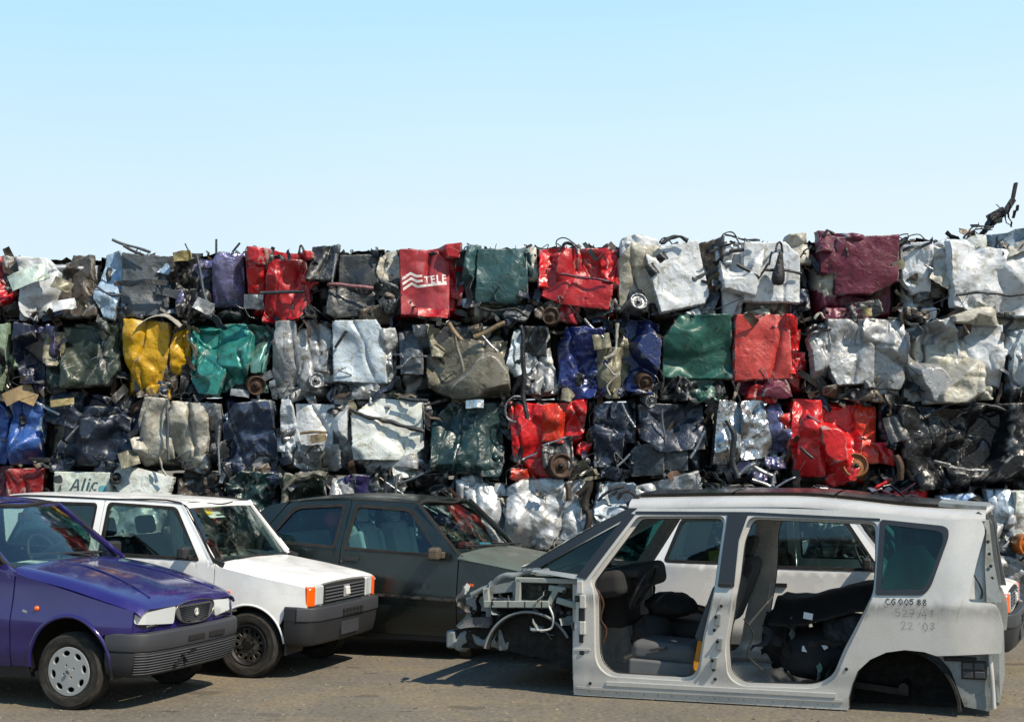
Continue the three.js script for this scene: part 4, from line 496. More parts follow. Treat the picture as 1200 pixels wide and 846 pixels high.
  if (B.t) {   // loose ends sticking up along the top row
    for (let k = 0; k < 20; k++) {
      const sg = Math.floor(R() * spareGeo.length), sc = scrapCols[Math.floor(R() * scrapCols.length)], m = mesh('metal_shred', scrap(sg, sc), bmat(sc), g);
      m.position.set((R() - .5) * B.w, B.h + R() * .03, -.05 - R() * .5); m.rotation.set(R() - .5, R() * 3, (R() - .5) * 1.6); m.scale.setScalar(.45 + R() * .6);
    }
    for (let k = 0; k < 2; k++) { const x = (R() - .5) * B.w, z = -.05 - R() * .3; wmesh('bent_wire', tube([[x, B.h - .03, z], [x + (R() - .5) * .15, B.h + .06 + R() * .08, z], [x + (R() - .3) * .3, B.h + .03 + R() * .12, z + .05], [x + (R() - .3) * .45, B.h - .02, z + .05]], 0.004 + R() * .004, 14, 5), 'charcoal', g); }
  }
});

M.hole = std('#070708', .9); M.timber = std('#6d573c', .9, 0, grimeMap);  // near-black stands for the shade inside bumper slots; also backs the grille
// ---------------------------------------------------------------- cars: shared pieces (x forward from the front axle, y up, z to the car's right)
function wheel(parent, x, y, z, side, r, w, kind, steer = 0) {
  const g = new THREE.Group(); g.name = 'wheel'; g.position.set(x, y, z); g.rotation.y = steer + (side < 0 ? Math.PI : 0); parent.add(g);   // local +z faces outward
  const ri = r * .625, prof = [[ri, -w * .42], [ri * 1.04, -w * .5], [r * .86, -w * .52], [r * .96, -w * .44], [r * .995, -w * .34], [r, -w * .1], [r, w * .1], [r * .995, w * .34], [r * .96, w * .44], [r * .90, w * .51], [r * .84, w * .5], [r * .74, w * .52], [ri * 1.06, w * .47], [ri, w * .42]];
  const t = new THREE.LatheGeometry(prof.map(p => new THREE.Vector2(...p)), 56); t.rotateX(Math.PI / 2);
  mesh('tyre', toCreasedNormals(t, .5), M.tyre, g);
  const grooves = []; for (const q of [-.2, 0, .2]) grooves.push(place(new THREE.TorusGeometry(r + .0005, .004, 4, 56), 0, 0, q * w)); mesh('tread_groove', join(grooves), M.trim, g);
  const rimP = [[ri * 1.01, w * .44], [ri * .96, w * .47], [ri * .93, w * .40], [ri * .86, w * .33], [ri * .84, -w * .3], [.02, -w * .3]];
  const rg = new THREE.LatheGeometry(rimP.map(p => new THREE.Vector2(...p)), 40); rg.rotateX(Math.PI / 2);
  const rim = mesh('rim', toCreasedNormals(rg, .6), M.rimDark, g);
  const disc = new THREE.Shape(); disc.absarc(0, 0, ri * (kind === 'cover' ? 1.0 : .93), 0, Math.PI * 2, false);
  if (kind === 'cover') {   // plastic cover: a ring with seven broad spokes and four bolt holes
    for (let k = 0; k < 8; k++) { const a = k / 8 * 6.2832 + .2, h = new THREE.Path(); h.absellipse(Math.cos(a) * ri * .76, Math.sin(a) * ri * .76, ri * .13, ri * .19, 0, Math.PI * 2, true, a); disc.holes.push(h); }
    for (let k = 0; k < 4; k++) { const a = k / 4 * 6.2832 + .5, h = new THREE.Path(); h.absarc(Math.cos(a) * ri * .27, Math.sin(a) * ri * .27, ri * .062, 0, Math.PI * 2, true); disc.holes.push(h); }
    const dg = new THREE.ExtrudeGeometry(disc, { depth: .012, bevelEnabled: true, bevelSize: .004, bevelThickness: .005, bevelSegments: 2, curveSegments: 20 });
    const p = dg.attributes.position; for (let i = 0; i < p.count; i++) { const q = Math.hypot(p.getX(i), p.getY(i)) / ri; p.setZ(i, p.getZ(i) + w * .38); }
    mesh('wheel_cover', dg, M.hubcap, g); mesh('cover_boss', place(new THREE.SphereGeometry(ri * .5, 28, 8, 0, Math.PI * 2, 0, .5), 0, 0, w * .38 - ri * .385, Math.PI / 2), M.hubcap, g); mesh('cover_badge', cyl(ri * .07, ri * .08, .008, 14, 0, 0, w * .36 + .036, Math.PI / 2), M.greyPlastic, g);
  } else {   // steel wheel: dished disc with a ring of slots, bolts and centre cap
    for (let k = 0; k < 14; k++) { const a = k / 14 * 6.2832, h = new THREE.Path(), c = Math.cos(a), s = Math.sin(a), r0 = ri * .56, r1 = ri * .76, hw = ri * .07; h.moveTo(c * r0 - s * hw, s * r0 + c * hw); h.lineTo(c * r1 - s * hw * 1.3, s * r1 + c * hw * 1.3); h.lineTo(c * r1 + s * hw * 1.3, s * r1 - c * hw * 1.3); h.lineTo(c * r0 + s * hw, s * r0 - c * hw); disc.holes.push(h); }
    const dg = new THREE.ExtrudeGeometry(disc, { depth: .006, bevelEnabled: true, bevelSize: .003, bevelThickness: .003, bevelSegments: 1, curveSegments: 20 });
    const p = dg.attributes.position; for (let i = 0; i < p.count; i++) { const q = Math.hypot(p.getX(i), p.getY(i)) / ri; p.setZ(i, p.getZ(i) + w * .26); }
    mesh('wheel_disc', dg, M.rimGrey, g);
    mesh('centre_cap', cyl(ri * .2, ri * .24, .03, 18, 0, 0, w * .3, Math.PI / 2), M.rimDark, g);
    for (let k = 0; k < 4; k++) { const a = k / 4 * 6.2832 + .4; mesh('wheel_bolt', cyl(.009, .009, .02, 6, Math.cos(a) * ri * .36, Math.sin(a) * ri * .36, w * .36, Math.PI / 2), M.steel, g); }
  }
  return g;
}
M.rimDark = std('#2a2b2d', .6, .3, grimeMap); M.rimGrey = std('#5d5e60', .55, .4, grimeMap);
// a seat facing +x, with cushion, backrest and head restraint
function seat(parent, x, y, z, mat, w = .48, lean = .28) {
  const g = new THREE.Group(); g.name = 'seat'; g.position.set(x, y, z); parent.add(g);
  mesh('cushion', box(.50, .16, w, .1, .12, 0, 0, 0, .06, .06), mat, g); mesh('seat_base', box(.42, .12, w * .8, .06, 0, 0), M.interior, g);
  const b = mesh('backrest', box(.13, .56, w, -.2 - .14, .44, 0, 0, 0, lean, .055), mat, g);
  for (const q of [1, -1]) mesh('bolster', box(.17, .44, .07, -.31, .42, q * (w / 2 - .02), 0, 0, lean, .03), mat, g);
  mesh('head_restraint', box(.09, .17, .26, -.43, .80, 0, 0, 0, lean, .04), mat, g);
  return g;
}
function steering(parent, x, y, z, r = .18) {
  const g = new THREE.Group(); g.name = 'steering_wheel'; g.position.set(x, y, z); g.rotation.set(0, 0, .5); parent.add(g);
  mesh('rim', place(new THREE.TorusGeometry(r, .014, 8, 30), 0, 0, 0, 0, Math.PI / 2, 0), M.blackPlastic, g);
  mesh('spoke', join(box(.02, .04, r * 2, 0, 0, 0), box(.02, r, .035, 0, -r / 2, 0)), M.blackPlastic, g); mesh('column', cyl(.03, .03, .25, 10, .12, 0, 0, 0, 0, Math.PI / 2), M.blackPlastic, g);
}
// glass between two side lines: profile points (x, y) bottom -> top, half widths, forward bow
function crossSheet(prof, hw, crown, th, nz = 16, bow = 0, drop = 0) {
  const n = prof.length - 1;
  return sheet((u, v) => { const f = v * n, i = Math.min(n - 1, Math.floor(f)), t = f - i, x = lerp(prof[i][0], prof[i + 1][0], t), y = lerp(prof[i][1], prof[i + 1][1], t), s = u * 2 - 1, H = typeof hw === 'function' ? hw(x, y) : lerp(hw[0], hw[1], v), e = Math.max(0, Math.abs(s) - .88) / .12;
    const cr = typeof crown === 'function' ? crown(v) : crown; return V3(x + bow * (1 - s * s), y + cr * (1 - s * s) - drop * e * e, -s * H); }, nz, n, th, (u, v, p) => [p.x, p.z]);
}
const line = (pts, n = 10) => { const o = []; const c = new THREE.CatmullRomCurve3(pts.map(p => V3(p[0], p[1], 0)), false, 'centripetal'); for (let i = 0; i <= n; i++) { const q = c.getPoint(i / n); o.push([q.x, q.y]); } return o; };
// the ring round a window opening
function sealRing(pts, grow, Z, side, off, th, step) { const cx = pts.reduce((s, p) => s + p[0], 0) / pts.length, cy = pts.reduce((s, p) => s + p[1], 0) / pts.length;
  const big = pts.map(p => { const dx = p[0] - cx, dy = p[1] - cy; return [p[0] + Math.sign(dx) * grow, p[1] + Math.sign(dy) * grow, p[2]]; }), small = pts.map(p => { const dx = p[0] - cx, dy = p[1] - cy; return [p[0] - Math.sign(dx) * grow, p[1] - Math.sign(dy) * grow, p[2]]; });
  return skin(big, [small], Z, th, side, step, off); }
function carGroup(name, label, pos, yaw, nose, group) { const g = thing(name, label, 'car', group, pos, yaw); g.rotation.order = 'YXZ'; g.rotation.z = -nose; return g; }
const lines2 = (n, f) => Array.from({ length: n }, (_, i) => f(i));

// ---------------------------------------------------------------- small white hatchback, built twice
function smallHatch(label, pos, yaw, nose, opt = {}) {
  const c = carGroup('white_hatchback', label, pos, yaw, nose, 'white boxy hatchbacks'), paint = M.pandaPaint, wy = opt.wheelLift || 0;
  // half width of the body at (x, y)
  const Wd = (x, y) => { const low = .735 - .05 * smooth(.42, .15, y) - .012 * smooth(.5, .9, y), tum = -.125 * Math.max(0, (y - .93) / .47) * (y > .93 ? 1 : 0), plan = -.035 * smooth(.1, .62, x) - .03 * smooth(-2.2, -2.75, x); return low + tum + plan; };
  const hoodY = x => lerp(.79, .925, clamp((.55 - x) / .9, 0, 1)), roofY = x => 1.375 + .03 * Math.sin(clamp((x + .82) / -1.9, 0, 1) * 3.1) - .02 * smooth(-2.1, -2.6, x);
  const AF = (a, b, n = 18) => arc(0, .28, .325, a, b, n), AR = (a, b, n = 18) => arc(-2.16, .28, .325, a, b, n);
  for (const s of [1, -1]) {
    const Z = Wd;
    mesh('front_wing', skin([[.52, .64], [.52, hoodY(.52) - .025], [.1, hoodY(.1) - .02], [-.30, hoodY(-.3) - .015], [-.335, .925], [-.335, .30], ...AF(177, 30), [.33, .56], [.52, .60]], [], Z, .02, s, .05), paint, c);
    const dw = [[-.50, .955, .03], [-.815, 1.372, .05], [-1.475, 1.385, .05], [-1.475, .955, .04]];
    const door = mesh('door', skin([[-.345, .26, .03], [-.345, .93], [-.42, .965], [-.742, 1.40, .03], [-1.52, 1.415, .03], [-1.52, .26, .03]], [dw], Z, .025, s, .05), paint, c);
    mesh('window_pane', skin(dw, [], Z, .004, s, .08, -.012), M.glass, door); mesh('window_seal', sealRing(dw, .014, Z, s, .003, .02, .05), M.rubber, door);
    mesh('door_handle', box(.14, .035, .02, -1.38, .80, s * (Wd(-1.38, .8) + .008)), M.blackPlastic, door);
    mesh('door_mirror', join(box(.07, .10, .16, -.60, 1.01, s * .80, 0, s * .2, 0, .02), box(.05, .04, .1, -.58, .97, s * .72)), M.blackPlastic, door);
    const qw = [[-1.60, .975, .03], [-1.60, 1.375, .05], [-2.30, 1.365, .05], [-2.45, .985, .05]];
    const q = mesh('rear_quarter', skin([[-1.53, .26], [-1.53, 1.418], [-2.56, 1.405, .05], [-2.68, .95], [-2.70, .55], [-2.62, .42], ...AR(155, 25), [-1.835, .26]], [qw], Z, .025, s, .05), paint, c);
    mesh('window_pane', skin(qw, [], Z, .004, s, .08, -.012), M.glass, q); mesh('window_seal', sealRing(qw, .012, Z, s, .003, .02, .05), M.rubber, q);
    mesh('roof_gutter', skin(line([[-.36, .945], [-.60, 1.27], [-.745, 1.414], [-1.5, 1.430], [-2.4, 1.424], [-2.57, 1.408]], 24).concat(line([[-2.57, 1.396], [-2.4, 1.410], [-1.5, 1.416], [-.735, 1.400], [-.585, 1.255], [-.345, .932]], 24)), [], Z, .02, s, .06, .004), M.rubber, c);
    mesh('sill', skin([[-.30, .19], [-.30, .255], [-1.86, .255], [-1.86, .19]], [], (x, y) => Wd(x, y) - .01, .05, s, .1), M.bumperDark, c);
    mesh('arch_lip', tube(AF(5, 178, 22).map(p => V3(p[0], p[1], s * (Wd(p[0], p[1]) - .004))), .011, 40, 6), paint, c);
    mesh('wheel_well', sheet((u, v) => { const a = lerp(-.2, 3.34, u); return V3(Math.cos(a) * .34, .28 + Math.sin(a) * .34, s * lerp(.715, .38, v)); }, 18, 2, .01), M.trim, c);
    mesh('cowl_vent', box(.13, .06, .02, -.33, .93, s * .70, 0, 0, -.3), M.blackPlastic, c);
    mesh('side_repeater', box(.03, .022, .012, -.19, .70, s * (Wd(-.19, .70) + .003)), M.amber, c);
    for (const [x, k] of [[0, 0], [-2.16, 1]]) wheel(c, x, .272 - wy + x * -Math.sin(nose) * 1 * -1, s * .655, s, .272, .145, 'steel', 0);
  }
  // bonnet with a shut line and raised middle
  mesh('bonnet', crossSheet(line([[.537, .785], [.50, .803], [.2, .853], [-.1, .895], [-.345, .925]], 16), (x, y) => Wd(x, .8) - .002, .022, .02, 30, 0, .03), paint, c);
  mesh('roof', crossSheet(line([[-.742, 1.408], [-.80, 1.42], [-1.3, 1.435], [-1.9, 1.438], [-2.56, 1.415]], 18), (x, y) => Wd(x, 1.40) - .004, .018, .025, 24, 0, .012), paint, c);
  const ws = mesh('windscreen', crossSheet(line([[-.385, .955], [-.56, 1.185], [-.735, 1.385]], 8), [.655, .575], 0, .006, 16, .04), M.glass, c);
  const frame = mesh('windscreen_frame', join([1, -1].map(s => sheet((u, v) => V3(lerp(-.36, -.745, v), lerp(.935, 1.41, v), s * lerp(lerp(.725, .60, v), lerp(.645, .562, v), u)), 3, 8, .02)).concat(crossSheet([[-.72, 1.375], [-.752, 1.414]], [.60, .60], .01, .02, 16, .03))), paint, c);
  mesh('windscreen_seal', tube([[-.372, .95, -.66], [-.35, .955, 0], [-.372, .95, .66], [-.56, 1.18, .615], [-.742, 1.388, .572], [-.705, 1.395, 0], [-.742, 1.388, -.572], [-.56, 1.18, -.615]], .012, 70, 6, true), M.rubber, ws);
  mesh('cowl_panel', crossSheet([[-.33, .918], [-.40, .935]], [.70, .68], .02, .01, 12), M.blackPlastic, c);
  const wip = mesh('wiper', join(tube([[-.36, .96, -.1], [-.40, 1.0, .05], [-.44, 1.02, .42]], .008, 12, 5), box(.01, .014, .5, -.425, 1.005, .28, 0, .05, 0)), M.blackPlastic, c);
  mesh('tailgate', crossSheet(line([[-2.56, 1.408], [-2.68, .98], [-2.71, .6], [-2.66, .36]], 10), (x, y) => Wd(-2.6, y) - .01, 0, .03, 16, 0), paint, c);
  mesh('tailgate_glass', crossSheet([[-2.60, 1.34], [-2.70, 1.0]], [.53, .62], 0, .006, 8), M.glassTint, c);
  // front: dark grille with slats, lamps and amber indicators, ribbed black bumper
  const grille = mesh('grille', box(.05, .165, .86, .520, .700, 0, 0, 0, 0, .01), M.hole, c);
  for (let k = 0; k < 5; k++) mesh('grille_slat', box(.03, .014, .82, .540, .640 + k * .028, 0, 0, 0, .2, .003), M.greyPlastic, grille);
  mesh('grille_badge', join(lines2(5, k => box(.012, .07, .012, .566, .705, -.045 + k * .018, .3, 0, 0, .003))), M.white, grille); mesh('badge_plate', box(.008, .10, .11, .558, .705, 0), M.hubcap, grille);
  mesh('model_plate', box(.006, .022, .07, .543, .762, -.36), M.steel, grille);
  for (const s of [1, -1]) {
    const l = mesh('headlight', box(.06, .165, .15, .517, .70, s * .515, 0, -s * .06, 0, .015), M.lampGlass, c); for (let k = 0; k < 4; k++) mesh('lens_rib', box(.006, .13, .003, .547, .70, s * .515 + (k - 1.5) * .032), M.lampGlass, l);
    mesh('indicator', box(.09, .17, .10, .497, .698, s * .643, 0, -s * .35, 0, .015), M.amber, c);
  }
  mesh('front_panel', box(.04, .10, 1.36, .50, .60, 0), paint, c);
  const bp = []; for (const [x, z] of [[-.0, .0]]) { } const path = [[.335, -.745], [.45, -.742], [.545, -.70], [.59, -.62], [.605, -.4], [.612, 0], [.605, .4], [.59, .62], [.545, .70], [.45, .742], [.335, .745]];
  const bump = mesh('front_bumper', sweep(path, [[-.05, .615], [-.005, .61], [0, .598], [.002, .51], [-.004, .495], [-.004, .47], [-.012, .40], [-.03, .315], [-.06, .292], [-.10, .288]], .02), M.bumperDark, c);
  mesh('bumper_face', sweep(path.slice(1, -1), [[.0, .608], [.008, .60], [.01, .505], [.0, .495]], .01), M.bumper, bump);
  for (const r of [0, 1]) for (let k = 0; k < 6; k++) mesh('bumper_slot_shade', box(.02, .024, .058, .619, .555 - r * .034, -.30 + k * .072 + .1, 0, 0, 0, .003), M.hole, bump);  // solid blocks; the shade of a slot is put into their colour
  mesh('number_plate_area', box(.008, .11, .36, .604, .40, 0), M.bumper, bump);
  mesh('rear_bumper', sweep([[-2.45, .745], [-2.65, .73], [-2.74, .6], [-2.75, 0], [-2.74, -.6], [-2.65, -.73], [-2.45, -.745]], [[-.05, .55], [0, .54], [0, .36], [-.06, .30]], .02), M.bumperDark, c);
  // inside
  mesh('floor', box(2.5, .05, 1.30, -1.45, .25, 0), M.interior, c); mesh('bulkhead', box(.04, .62, 1.26, -.34, .57, 0), M.interior, c);
  mesh('dashboard', box(.26, .12, 1.22, -.50, .88, 0, 0, 0, 0, .04), M.greyPlastic, c); steering(c, -.80, .95, -.33);
  seat(c, -1.25, .36, -.33, opt.seat || M.seatDark); seat(c, -1.25, .36, .33, opt.seat || M.seatDark); mesh('rear_bench', box(.5, .2, 1.1, -2.0, .52, 0, 0, 0, 0, .06), M.seatDark, c); mesh('rear_backrest', box(.14, .5, 1.1, -2.3, .78, 0, 0, 0, .2, .05), M.seatDark, c);
  mesh('inside_mirror', box(.02, .06, .2, -.70, 1.28, 0), M.blackPlastic, c);
  for (const s of [1, -1]) mesh('inner_trim', box(1.15, .5, .03, -.95, .62, s * .655), M.interior, c);
  return c;
}
M.pandaPaint = carPaint('#e6e6e6', 0, .5, .5);
{
  const c = smallHatch('white boxy hatchback beside the purple car, yellow slip behind its windscreen', [-1.999, 0, -12.931], -.310, .035, {});
  mesh('paper_slip', place(sheet((u, v) => V3(0, (v - .5) * .09, (u - .5) * .26 + .03 * v), 6, 3, .002), -.71, 1.31, .1, 0, 0, .9), M.white, c, 'white paper slip'); mesh('paper_slip', place(sheet((u, v) => V3(0, (v - .5) * .07, (u - .5) * .12), 3, 2, .002), -.725, 1.335, .2, 0, .1, .9), M.yellow, c, 'yellow paper slip');
  const d = smallHatch('white boxy hatchback standing behind the stripped people carrier', [3.93, -.09, -13.12], -.40, 0, { wheelLift: -.09 });
  mesh('tool_box', box(.34, .13, .2, -1.95, 1.0, .3), M.yellowBox = std('#8a7a10', .6), d); 
}

// ---------------------------------------------------------------- purple hatchback
{
  const paint = new THREE.MeshPhysicalMaterial({ color: col('#241b60'), metalness: .2, roughness: .45, map: dustMap, roughnessMap: dustRough, clearcoat: .9, clearcoatRoughness: .08, side: THREE.DoubleSide });
  const nose = .035, c = carGroup('purple_hatchback', 'purple hatchback with grey bumpers and a shield shaped grille', [-2.991, 0, -11.349], -.3233, nose);
  const Wd = (x, y) => .752 - .06 * smooth(.42, .15, y) - .015 * smooth(.62, .95, y) - .15 * Math.max(0, (y - .99) / .43) + .018 * Math.exp(-Math.pow((y - .60) / .10, 2)) - .075 * Math.pow(smooth(.1, .66, x), 1.5) - .04 * smooth(-2.2, -2.75, x);
  const hoodY = x => lerp(.775, .985, Math.pow(clamp((.52 - x) / 1.08, 0, 1), .85));
  const AF = (a, b) => arc(0, .30, .345, a, b, 18, .375), AR = (a, b) => arc(-2.16, .30, .345, a, b, 18, .36);
  for (const s of [1, -1]) {
    mesh('front_wing', skin([[.50, .60], [.49, hoodY(.49) - .05], [.2, hoodY(.2) - .045], [-.2, hoodY(-.2) - .035], [-.50, hoodY(-.5) - .02], [-.505, .28], [-.345, .28], ...AF(178, 40), [.30, .565], [.50, .575]], [], Wd, .02, s, .05), paint, c);
    mesh('wheel_arch_trim', tube(AF(2, 182).map(p => V3(p[0], p[1], s * (Wd(p[0], p[1]) + .0))), .016, 44, 7), paint, c);
    mesh('arch_liner', sheet((u, v) => { const a = lerp(-.15, 3.3, u); return V3(Math.cos(a) * .352, .30 + Math.sin(a) * .38, s * lerp(.735, .36, v)); }, 18, 2, .01), M.trim, c);
    const dw = [[-.64, 1.01, .03], [-1.17, 1.385, .06], [-1.70, 1.40, .05], [-1.74, 1.02, .05]];
    const door = mesh('door', skin([[-.512, .27, .03], [-.512, .965], [-.56, .99], [-1.13, 1.42, .03], [-1.78, 1.43, .03], [-1.80, .27, .03]], [dw], Wd, .025, s, .06), paint, c);
    mesh('window_pane', skin(dw, [], Wd, .004, s, .08, -.012), M.glass, door); mesh('window_seal', sealRing(dw, .014, Wd, s, .003, .02, .05), M.rubber, door); mesh('door_handle', box(.16, .04, .02, -1.64, .86, s * (Wd(-1.64, .86) + .008)), M.blackPlastic, door);
    mesh('door_mirror', join(box(.08, .11, .17, -.74, 1.05, s * .83, 0, s * .2, 0, .025), box(.06, .05, .09, -.71, 1.02, s * .74)), M.blackPlastic, door);
    const qw = [[-1.86, 1.03, .04], [-1.84, 1.395, .06], [-2.28, 1.36, .10], [-2.42, 1.06, .06]];
    const q = mesh('rear_quarter', skin([[-1.81, .27], [-1.79, 1.432], [-2.42, 1.39, .06], [-2.64, .98], [-2.70, .55], [-2.62, .40], ...AR(158, 22), [-1.82, .27]], [qw], Wd, .025, s, .06), paint, c); mesh('window_pane', skin(qw, [], Wd, .004, s, .08, -.012), M.glassTint, q);
    mesh('sill', skin([[-.36, .20], [-.36, .275], [-1.83, .275], [-1.83, .20]], [], (x, y) => Wd(x, y) - .012, .05, s, .1), M.bumperDark, c);
    mesh('side_repeater', place(new THREE.SphereGeometry(.021, 14, 10), -.288, .712, s * (Wd(-.288, .712) + .002), 0, 0, 0), M.amber, c); mesh('side_badge', box(.04, .016, .006, -.39, .685, s * (Wd(-.39, .69) + .002), 0, 0, -.25), M.hubcap, c);
    for (const x of [0, -2.16]) wheel(c, x, .276 + x * Math.sin(nose), s * .665, s, .276, .155, 'cover');
  }
  mesh('bonnet', crossSheet(line([[.545, .745], [.50, .772], [.3, .832], [0, .905], [-.3, .955], [-.56, .985]], 20), (x, y) => Wd(x, .8) - .004, v => .004 + .034 * smooth(0, .35, v), .02, 34, .045, .045), paint, c);
  mesh('bonnet_crease', join([1, -1].map(s => tube([[-.50, 1.012, s * .20], [-.2, .985, s * .25], [.2, .905, s * .36], [.47, .815, s * .46]], .006, 20, 5))), paint, c);
  mesh('roof', crossSheet(line([[-1.13, 1.418], [-1.2, 1.435], [-1.6, 1.452], [-2.0, 1.44], [-2.42, 1.395]], 16), (x, y) => Wd(x, 1.42) - .004, .02, .025, 24, 0, .012), paint, c);
  const ws = mesh('windscreen', crossSheet(line([[-.60, .995], [-.87, 1.22], [-1.125, 1.40]], 8), [.695, .585], 0, .006, 18, .09), M.glass, c);
  mesh('windscreen_frame', join([1, -1].map(s => sheet((u, v) => V3(lerp(-.555, -1.135, v), lerp(.985, 1.408, v), s * lerp(lerp(.735, .602, v), lerp(.69, .575, v), u)), 3, 8, .02)).concat(crossSheet([[-1.11, 1.392], [-1.145, 1.418]], [.60, .60], .012, .02, 16, .04))), paint, c);
  mesh('windscreen_seal', tube([[-.585, .99, -.70], [-.50, .995, 0], [-.585, .99, .70], [-.86, 1.22, .645], [-1.125, 1.398, .585], [-1.05, 1.405, 0], [-1.125, 1.398, -.585], [-.86, 1.22, -.645]], .02, 70, 6, true), M.rubber, ws);
  mesh('cowl_panel', crossSheet([[-.53, .975], [-.62, .99]], [.70, .68], .015, .01, 14, .06), M.blackPlastic, c);
  mesh('wiper', join(tube([[-.52, 1.01, -.28], [-.56, 1.05, -.1], [-.62, 1.06, .16]], .009, 12, 5), tube([[-.555, 1.045, -.42], [-.60, 1.058, .08], [-.655, 1.065, .42]], .011, 12, 5)), M.blackPlastic, c);
  mesh('tailgate', crossSheet(line([[-2.42, 1.39], [-2.64, .98], [-2.70, .6], [-2.64, .36]], 10), (x, y) => Wd(-2.5, y) - .01, 0, .03, 16, 0), paint, c);
  // face
  const face = mesh('front_panel', sweep([[.42, -.70], [.48, -.66], [.53, -.52], [.555, -.3], [.562, 0], [.555, .3], [.53, .52], [.48, .66], [.42, .70]], [[-.03, .755], [0, .74], [.004, .66], [.0, .57]], .02), paint, c);
  for (const s of [1, -1]) {
    const l = mesh('headlight', skin([[-s * .27, .742, .02], [-s * .66, .765, .02], [-s * .675, .64, .03], [-s * .30, .618, .02]], [], (z, y) => { const q = Math.abs(z); return .596 - .155 * q * q - .05 * smooth(.6, .7, q) - .06 * (y - .64); }, .05, 1, .05), M.lampGlass, c);
    l.geometry.rotateY(Math.PI / 2); mesh('lamp_bezel', box(.012, .016, .34, .585 - .155 * .22, .625, s * .48, 0, s * .145, 0, .004), M.brightSteel, l);
  }
  const sh = [[-.25, .742, .02], [.25, .742, .02], [.275, .70, .02], [.22, .635, .02], [0, .60, .03], [-.22, .635, .02], [-.275, .70, .02]];
  const gr = mesh('grille', skin(sh, [], (z, y) => .588 - .1 * z * z - .03 * (y - .64), .03, 1, .04), M.greyPlastic, c); gr.geometry.rotateY(Math.PI / 2);
  for (let k = 0; k < 9; k++) { const y = .618 + k * .0135, w = .36 + .011 * k; mesh('grille_slat', box(.012, .005, w, .585, y, 0, 0, 0, 0, .002), M.trim, gr); }
  const rim = mesh('grille_surround', tube(sh.map(([z, y]) => V3(.592 - .1 * z * z - .03 * (y - .64), y, z)), .006, 60, 6, true), M.brightSteel, gr);
  const bd = mesh('grille_emblem', place(new THREE.TorusGeometry(0.026, .006, 8, 24), .596, .678, 0, 0, Math.PI / 2, 0), M.hubcap, gr); bd.geometry.scale(1, 1, 1); mesh('emblem_mark', join(box(.008, .045, .012, .598, .682, 0, 0, 0, 0, .003), box(.008, .008, .035, .598, .664, 0, 0, 0, 0, .003)), M.white, bd);
  const path = [[.30, -.752], [.42, -.75], [.53, -.715], [.595, -.63], [.625, -.4], [.635, 0], [.625, .4], [.595, .63], [.53, .715], [.42, .75], [.30, .752]];
  const bump = mesh('front_bumper', sweep(path, [[-.06, .58], [-.01, .577], [0, .565], [.004, .50], [0, .455], [-.01, .445]], .02), M.bumper, c);
  const low = mesh('bumper_valance', sweep(path, [[-.014, .442], [-.006, .435], [-.012, .36], [-.035, .28], [-.07, .262], [-.11, .26]], .02), M.bumperDark, bump);
  for (const z of [-.17, .13]) mesh('bumper_slot_shade', box(.03, .042, .23, .629, .498, z - .08, 0, 0, 0, .006), M.hole, bump);  // not cut in: slot shade given by the block's near-black colour
  for (let k = 0; k < 8; k++) mesh('valance_rib', sweep(path.slice(2, -2), [[-.012 - .0022 * k * k * .25, .425 - k * .019], [.002 - .0022 * k * k * .25, .421 - k * .019], [-.012 - .0022 * k * k * .25, .414 - k * .019]], .004), M.greyPlastic, low);
  mesh('broken_bracket', join(box(.02, .012, .14, .625, .35, .26, .5, 0, 0), box(.02, .012, .10, .628, .36, .20, -.7, 0, 0), box(.02, .012, .11, .628, .40, .10, .1, 0, 0)), M.trim, bump);
  mesh('rear_bumper', sweep([[-2.4, .75], [-2.62, .72], [-2.74, .6], [-2.75, 0], [-2.74, -.6], [-2.62, -.72], [-2.4, -.75]], [[-.05, .55], [0, .54], [0, .36], [-.06, .30]], .02), M.bumper, c);
  mesh('floor', box(2.3, .05, 1.30, -1.55, .26, 0), M.interior, c); mesh('bulkhead', box(.04, .62, 1.26, -.50, .60, 0), M.interior, c); mesh('dashboard', box(.34, .13, 1.26, -.74, .925, 0, 0, 0, 0, .05), M.interior, c); steering(c, -1.05, 1.0, -.33);
  seat(c, -1.5, .36, -.33, M.seatDark); seat(c, -1.5, .36, .33, M.seatDark); mesh('rear_bench', box(.5, .2, 1.1, -2.1, .5, 0, 0, 0, 0, .06), M.seatDark, c);
  const mir = mesh('inside_mirror', box(.03, .075, .22, -1.0, 1.325, .0, 0, .2, 0, .02), M.blackPlastic, c); mesh('hanging_charm', tube([[-1.0, 1.29, .02], [-1.0, 1.18, .02], [-1.0, 1.08, .02]], .004, 8, 5), M.blackPlastic, mir); mesh('charm_pendant', place(new THREE.SphereGeometry(.016, 8, 6), -1.0, 1.07, .02), M.blackPlastic, mir);
  mesh('paper_note', box(.16, .003, .2, -.70, 1.0, .28, 0, .2, 0, 0), M.white, c);
}

